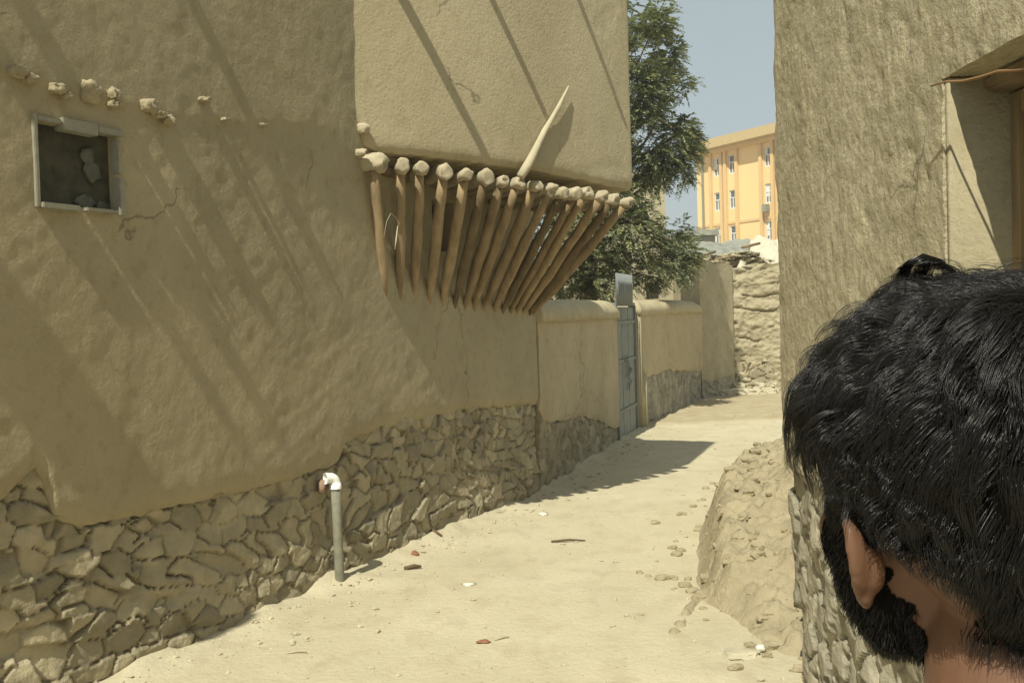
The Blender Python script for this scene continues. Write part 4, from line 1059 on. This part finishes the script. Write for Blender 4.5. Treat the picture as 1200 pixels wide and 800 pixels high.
# collar band as its own small piece
g = Geo(); cc = W_(0, -0.022, hz-0.215); ringp = []
nC = 40; vs = []; fs = []
for i in range(nC+1):
    a = R(100)+R(340)*i/nC
    for (rr_, zz) in ((0.070, -0.03), (0.068, 0.016), (0.0735, 0.018), (0.082, -0.022), (0.077, -0.03)):
        vs.append(cc+(BM.to_3x3() @ Vector((math.cos(a)*rr_*1.02, math.sin(a)*rr_*0.98, zz+0.012*(-math.sin(a))))))
for i in range(nC):
    for k in range(5): fs.append((i*5+k, (i+1)*5+k, (i+1)*5+(k+1) % 5, i*5+(k+1) % 5))
mesh_obj('collar', vs, fs, 'shirt', person)
g = Geo()
for sx in (-1, 1): limb(g, [(W_(sx*0.085, 0, hz-0.80), 0.12), (W_(sx*0.095, 0.01, 0.46), 0.10), (W_(sx*0.095, -0.02, 0.14), 0.065)])
cloth('trousers', g, 0.008, 'trouser')
for sx in (-1, 1):
    g = Geo(); limb(g, [(W_(sx*0.09, -0.045, 0.052), 0.050), (W_(sx*0.10, 0.09, 0.050), 0.048), (W_(sx*0.108, 0.185, 0.036), 0.034)])
    cloth('shoe', g, 0.006, 'shoe')

# hair: strands as real tapered fibres on the head
Hl = lambda w: HMi @ w
CROWN = Vector((0.030, -0.070, 0.095))
def scalp_ok(l):
    x, y, z = l
    if z > 0.085: return y < 0.075
    ax = abs(x)
    if y > 0.062: return False
    if y > 0.030: return z > 0.052-0.2*(0.062-y)
    if y > 0.010: return z > 0.010     # sideburn and temple
    if y > -0.026: return z > 0.000  # above the ear
    low = -0.074 if ax < 0.030 else -0.074+(ax-0.030)*1.9
    return z > low
strv = []; strf = []
def strand(P, r, sides=3):
    n = len(P); k0 = len(strv); up = Vector((0.3, 0.2, 0.9))
    for i, p in enumerate(P):
        d = (P[min(i+1, n-1)]-P[max(i-1, 0)])
        if d.length < 1e-7: d = Vector((0, 0, -1))
        d.normalize(); a = d.cross(up)
        if a.length < 0.05: a = d.cross(Vector((1, 0, 0)))
        a.normalize(); b = a.cross(d); t = i/(n-1); rr_ = r*(1-0.75*t*t)
        for k in range(sides):
            an = 2*pi*k/sides; strv.append(p+a*(math.cos(an)*rr_)+b*(math.sin(an)*rr_))
    for i in range(n-1):
        for k in range(sides): strf.append((k0+i*sides+k, k0+i*sides+(k+1) % sides, k0+(i+1)*sides+(k+1) % sides, k0+(i+1)*sides+k))
def flow_dir(l, n):
    t = (l-CROWN); t = t-n*t.dot(n)
    if t.length < 1e-4: t = Vector((1, 0, 0))
    t.normalize()
    dn = Vector((0, 0, -1)); dn = dn-n*dn.dot(n)
    w = 0.7+min(1.0, max(0, (0.10-l.z)/0.06))*1.5
    f = t+dn*w
    # front is swept to the left
    if l.y > 0.0 and l.z > 0.05: f += Vector((-0.7, 0.15, 0))
    f = f-n*f.dot(n); f.normalize(); return f
ng = 0; tries = 0
hctr = HM @ Vector((0, -0.01, 0.02))
while ng < 1750 and tries < 20000:
    tries += 1
    d = Vector((random.gauss(0, 1), random.gauss(0, 1), random.gauss(0, 1))).normalized()
    if tries % 5 == 0: d = (HM.to_3x3() @ (CROWN+Vector((random.gauss(0, .03), random.gauss(0, .03), random.gauss(0, .03))))).normalized()
    loc, nrm, idx_, dist = bvh.ray_cast(hctr+d*0.3, -d)
    if loc is None: continue
    l = Hl(loc)
    if abs(l.x) > 0.0785 or not scalp_ok(l): continue
    ng += 1
    low_ = max(0.0, min(1.0, (0.03-l.z)/0.09))
    Lh = random.uniform(0.054, 0.080)*(1-0.74*low_)*(0.62 if (abs(l.x) > 0.055 and l.z < 0.06) else 1)*(0.72 if (abs(l.x) > 0.064 and l.z < 0.045) else 1)
    if l.y > 0.0 and l.z < 0.05: Lh = random.uniform(0.018, 0.030)
    lay = random.uniform(0.004, 0.017)*(1-0.65*low_)*(0.5 if (l.y > 0 and l.z < .05) else 1)
    if l.z > 0.07: lay += 0.005
    if l.z > 0.03 and l.y > -0.02: lay += 0.010*random.random()
    n_ = 11; P = [loc-nrm*0.002]; p = loc.copy(); ph1 = 5.0*mnoise.noise(loc*24)+random.gauss(0, .35); amp = random.uniform(0.30, 0.75)
    for i in range(n_-1):
        q, nn, ix, ds_ = bvh.find_nearest(p)
        ln = Hl(p); n_l = (HMi.to_3x3() @ nn)
        f = HM.to_3x3() @ flow_dir(ln, n_l)
        t = (i+1)/n_; tgt = lay*min(1, t*2.6)*(1 if t < 0.7 else 1-(t-0.7)*0.9)
        nz = Vector((mnoise.noise(p*26), mnoise.noise(p*26+Vector((7, 3, 1))), mnoise.noise(p*26+Vector((2, 9, 4)))))
        cur = (p-q).dot(nn)
        dv = f+nz*0.42+nn*((tgt-cur)/(Lh/n_))*0.9+f.cross(nn)*amp*math.sin(ph1+t*6)*0.6
        dv.normalize(); p = p+dv*(Lh/(n_-1)); P.append(p)
    nc = 21
    rC = random.uniform(0.0030, 0.0060); tw = random.uniform(0.55, 0.95)
    for c in range(nc):
        o1 = random.gauss(0, 1)*rC; o2 = random.gauss(0, 1)*rC; wob = random.uniform(0, 6.28); wa_ = random.uniform(0.0001, 0.0006)
        Q = []; cut = random.uniform(0.75, 1.0); mm = max(6, int(n_*cut))
        side = (P[1]-P[0]).cross(nrm); side = side.normalized() if side.length > 1e-6 else Vector((1, 0, 0))
        bt = nrm
        for i in range(mm):
            t = i/(n_-1); k = 1-tw*t*t if t < 0.8 else 1-tw*.64+(t-0.8)*random.uniform(0, .4)
            Q.append(P[i]+side*(o1*k+wa_*math.sin(wob+t*9))+bt*(o2*0.5*k*min(1, t*3))+(P[min(i+1, n_-1)]-P[max(0, i-1)])*0.1*math.sin(wob))
        strand(Q, random.uniform(0.00015, 0.00030))
print('guides', ng)
# cowlick at the crown and fly-away hairs
def wpt(px_, py_, Y=HY): return at_y(px_, py_, Y)
for k in range(210):
    a = random.gauss(0, 1); yy = HY+random.uniform(-.02, .02)
    if random.random() < 0.55:
        pts_ = [(1066+a*5, 352), (1058+a*5, 325), (1064+a*4, 305+abs(a)*3), (1082+a*4, 297+abs(a)*4), (1104+a*4, 304+abs(a)*5), (1124+a*5, 322+a*3), (1138+a*5, 345)]
    else:
        pts_ = [(1085+a*9, 345), (1078+a*6, 322), (1086+a*5, 308), (1098+a*5, 305+a*2), (1112+a*5, 316), (1120+a*7, 338), (1126+a*6, 352)]
    if random.random() < 0.3: pts_ = pts_[:random.randint(4, 6)]
    strand([wpt(x, y, yy) for x, y in pts_], random.uniform(0.0002, 0.00034))
for k in range(46):
    x0 = random.uniform(1125, 1170); x1 = x0+random.uniform(25, 90); h_ = random.uniform(10, 42); y0 = 338+random.uniform(-5, 10)
    P = [wpt(x0+(x1-x0)*t, y0-math.sin(min(1, t*1.2)*pi*0.55)*h_+(8*t if k % 2 else 0), HY+.01*math.sin(k)) for t in [i/8 for i in range(9)]]
    strand(P, random.uniform(0.00013, 0.00022))
for k in range(60):   # sparse stray hairs on the outline
    d = Vector((random.gauss(0, 1), random.gauss(0, .6)-.2, abs(random.gauss(0, 1)))).normalized()
    loc, nrm, idx_, dist = bvh.ray_cast(hctr+d*0.3, -d)
    if loc is None or not scalp_ok(Hl(loc)): continue
    f = HM.to_3x3() @ flow_dir(Hl(loc), HMi.to_3x3() @ nrm); Lh = random.uniform(.025, .05)
    P = [loc+nrm*(0.012+0.014*math.sin(t*2.4))+f*Lh*t for t in [i/8 for i in range(9)]]
    strand(P, random.uniform(0.00012, 0.0002))
# dark under-layer that closes the scalp between fibres
def shell(test, off):
    me_v = {}; vs = []; fs = []
    ok = [False]*len(bv)
    Lc = [None]*len(bv)
    hv = np.array(HMi.to_3x3()) @ (bv-np.array(HC)).T
    hv = hv.T
    near_ = (np.abs(hv) < 0.16).all(1)
    for i in np.nonzero(near_)[0]:
        l = hv[i]
        if abs(l[0]) < 0.0785 and test(Vector(l)): ok[i] = True
    for f in bf:
        if all(ok[i] for i in f):
            fs.append(f)
    used_ = sorted({i for f in fs for i in f}); mp_ = {i: k for k, i in enumerate(used_)}
    for i in used_:
        q, nn, ix, ds_ = bvh.find_nearest(Vector(bv[i])); vs.append(Vector(bv[i])+nn*off)
    return vs, [tuple(mp_[i] for i in f) for f in fs]
sv, sf = shell(scalp_ok, 0.0030)
hair_o = mesh_obj('hair', [tuple(v) for v in strv], strf, 'hair', person)
mesh_obj('hair_roots', [tuple(v) for v in sv], sf, 'under', hair_o)
print('hair verts', len(strv))
# beard
strv = []; strf = []
def beard_ok(l):
    x, y, z = l; ax = abs(x)
    if y < -0.003-0.012*min(1, max(0, (-z-0.03)/0.04))+0.004*math.sin(z*300) or z > 0.012: return False
    if ax > 0.070 and y < 0.006 and z > -0.050: return False
    if z > -0.030: return ax > 0.050 and y < 0.058-0.2*(z+0.03)
    if y < 0.000 and z < -0.088: return False
    if y > 0.075 and -0.066 < z < -0.048 and ax < 0.026: return False
    return z < -0.030 and (y < 0.085 or z < -0.04) and z > -0.125
n = 0; tries = 0
jc = HM @ Vector((0, 0.02, -0.05))
while n < 6500 and tries < 60000:
    tries += 1
    d = Vector((random.gauss(0, 1), random.gauss(0, 1), random.gauss(0, 1))).normalized()
    loc, nrm, idx_, dist = bvh.ray_cast(jc+d*0.25, -d)
    if loc is None: continue
    l = Hl(loc)
    if not beard_ok(l) or (abs(l.x) > 0.076 and l.y < 0.012): continue
    n += 1; Lb = random.uniform(0.004, 0.007); dv = (nrm*0.40+HM.to_3x3() @ Vector((0, 0.1, -0.9))+Vector((random.gauss(0, .35), random.gauss(0, .35), random.gauss(0, .2)))).normalized()
    P = [loc-nrm*0.001, loc+dv*Lb*0.4, loc+dv*Lb*0.7+Vector((0, 0, -0.0006)), loc+dv*Lb+Vector((0, 0, -0.0014))]
    strand(P, random.uniform(0.00018, 0.0003))
sv, sf = shell(beard_ok, 0.0008)
beard_o = mesh_obj('beard', [tuple(v) for v in strv], strf, 'hair', person)
mesh_obj('beard_roots', [tuple(v) for v in sv], sf, 'under', beard_o)
# eyes
for sx in (-1, 1):
    g = Geo(); ell(g, HM @ Vector((sx*0.031, 0.0775, 0.004)), (0.0105, 0.0100, 0.0095)); e_ = g.obj('eye', 'litter', person)
    g = Geo(); ell(g, HM @ Vector((sx*0.031, 0.0858, 0.004)), (0.0052, 0.0024, 0.0052)); g.obj('iris', 'shoe', e_)
    g = Geo(); g.tube([HM @ Vector((sx*(0.016+0.032*t), 0.0935-0.016*t, 0.021+0.004*math.sin(pi*t))) for t in (0, .3, .6, 1)], [0.0022, 0.0032, 0.003, 0.0012], n=8, jit=.3); g.obj('eyebrow', 'under', person)

# ---------------------------------------------------------------- haze
hz_ = Geo(); prism(hz_, [(-320, -520), (320, -520), (320, 540), (-320, 540)], -1.2, 24)
hm = bpy.data.materials.new('haze'); hm.use_nodes = True; hn = hm.node_tree
hn.nodes.remove(hn.nodes['Principled BSDF']); pv = hn.nodes.new('ShaderNodeVolumePrincipled')
pv.inputs['Color'].default_value = (0.95, 0.95, 0.92, 1); pv.inputs['Density'].default_value = 0.0022; pv.inputs['Anisotropy'].default_value = 0.2
hn.links.new(pv.outputs[0], hn.nodes['Material Output'].inputs['Volume'])
tag(hz_.obj('haze', hm, smooth=False), 'thin dusty summer haze hanging in the air', kind='stuff')
# ---------------------------------------------------------------- light
w = bpy.data.worlds.new('World'); scene.world = w; w.use_nodes = True
nt = w.node_tree; bg_ = nt.nodes['Background']
sk = nt.nodes.new('ShaderNodeTexSky'); sk.sky_type = 'NISHITA'; sk.sun_disc = False
sk.sun_elevation = SUN_EL; sk.sun_rotation = pi+SUN_AZ
sk.air_density = 1.0; sk.dust_density = 6.0; sk.ozone_density = 1.0; sk.altitude = 1800
mxs = nt.nodes.new('ShaderNodeMix'); mxs.data_type = 'RGBA'; mxs.inputs[0].default_value = 0.72     # dust-laden summer sky
nt.links.new(sk.outputs[0], mxs.inputs[6]); mxs.inputs[7].default_value = (3.3, 3.7, 3.45, 1)
nt.links.new(mxs.outputs[2], bg_.inputs[0]); bg_.inputs[1].default_value = 0.10
sl = bpy.data.lights.new('sun', 'SUN'); sl.energy = 3.9; sl.angle = R(0.53); sl.color = (1.0, 0.975, 0.82)
so = bpy.data.objects.new('sun', sl); COL.objects.link(so); so.location = (0, 0, 20)
so.rotation_mode = 'QUATERNION'; so.rotation_quaternion = sun_dir.to_track_quat('-Z', 'Y')
vs_ = scene.view_settings; vs_.view_transform = 'Standard'; vs_.look = 'None'; vs_.exposure = 0.58; vs_.gamma = 1.0; vs_.use_curve_mapping = False
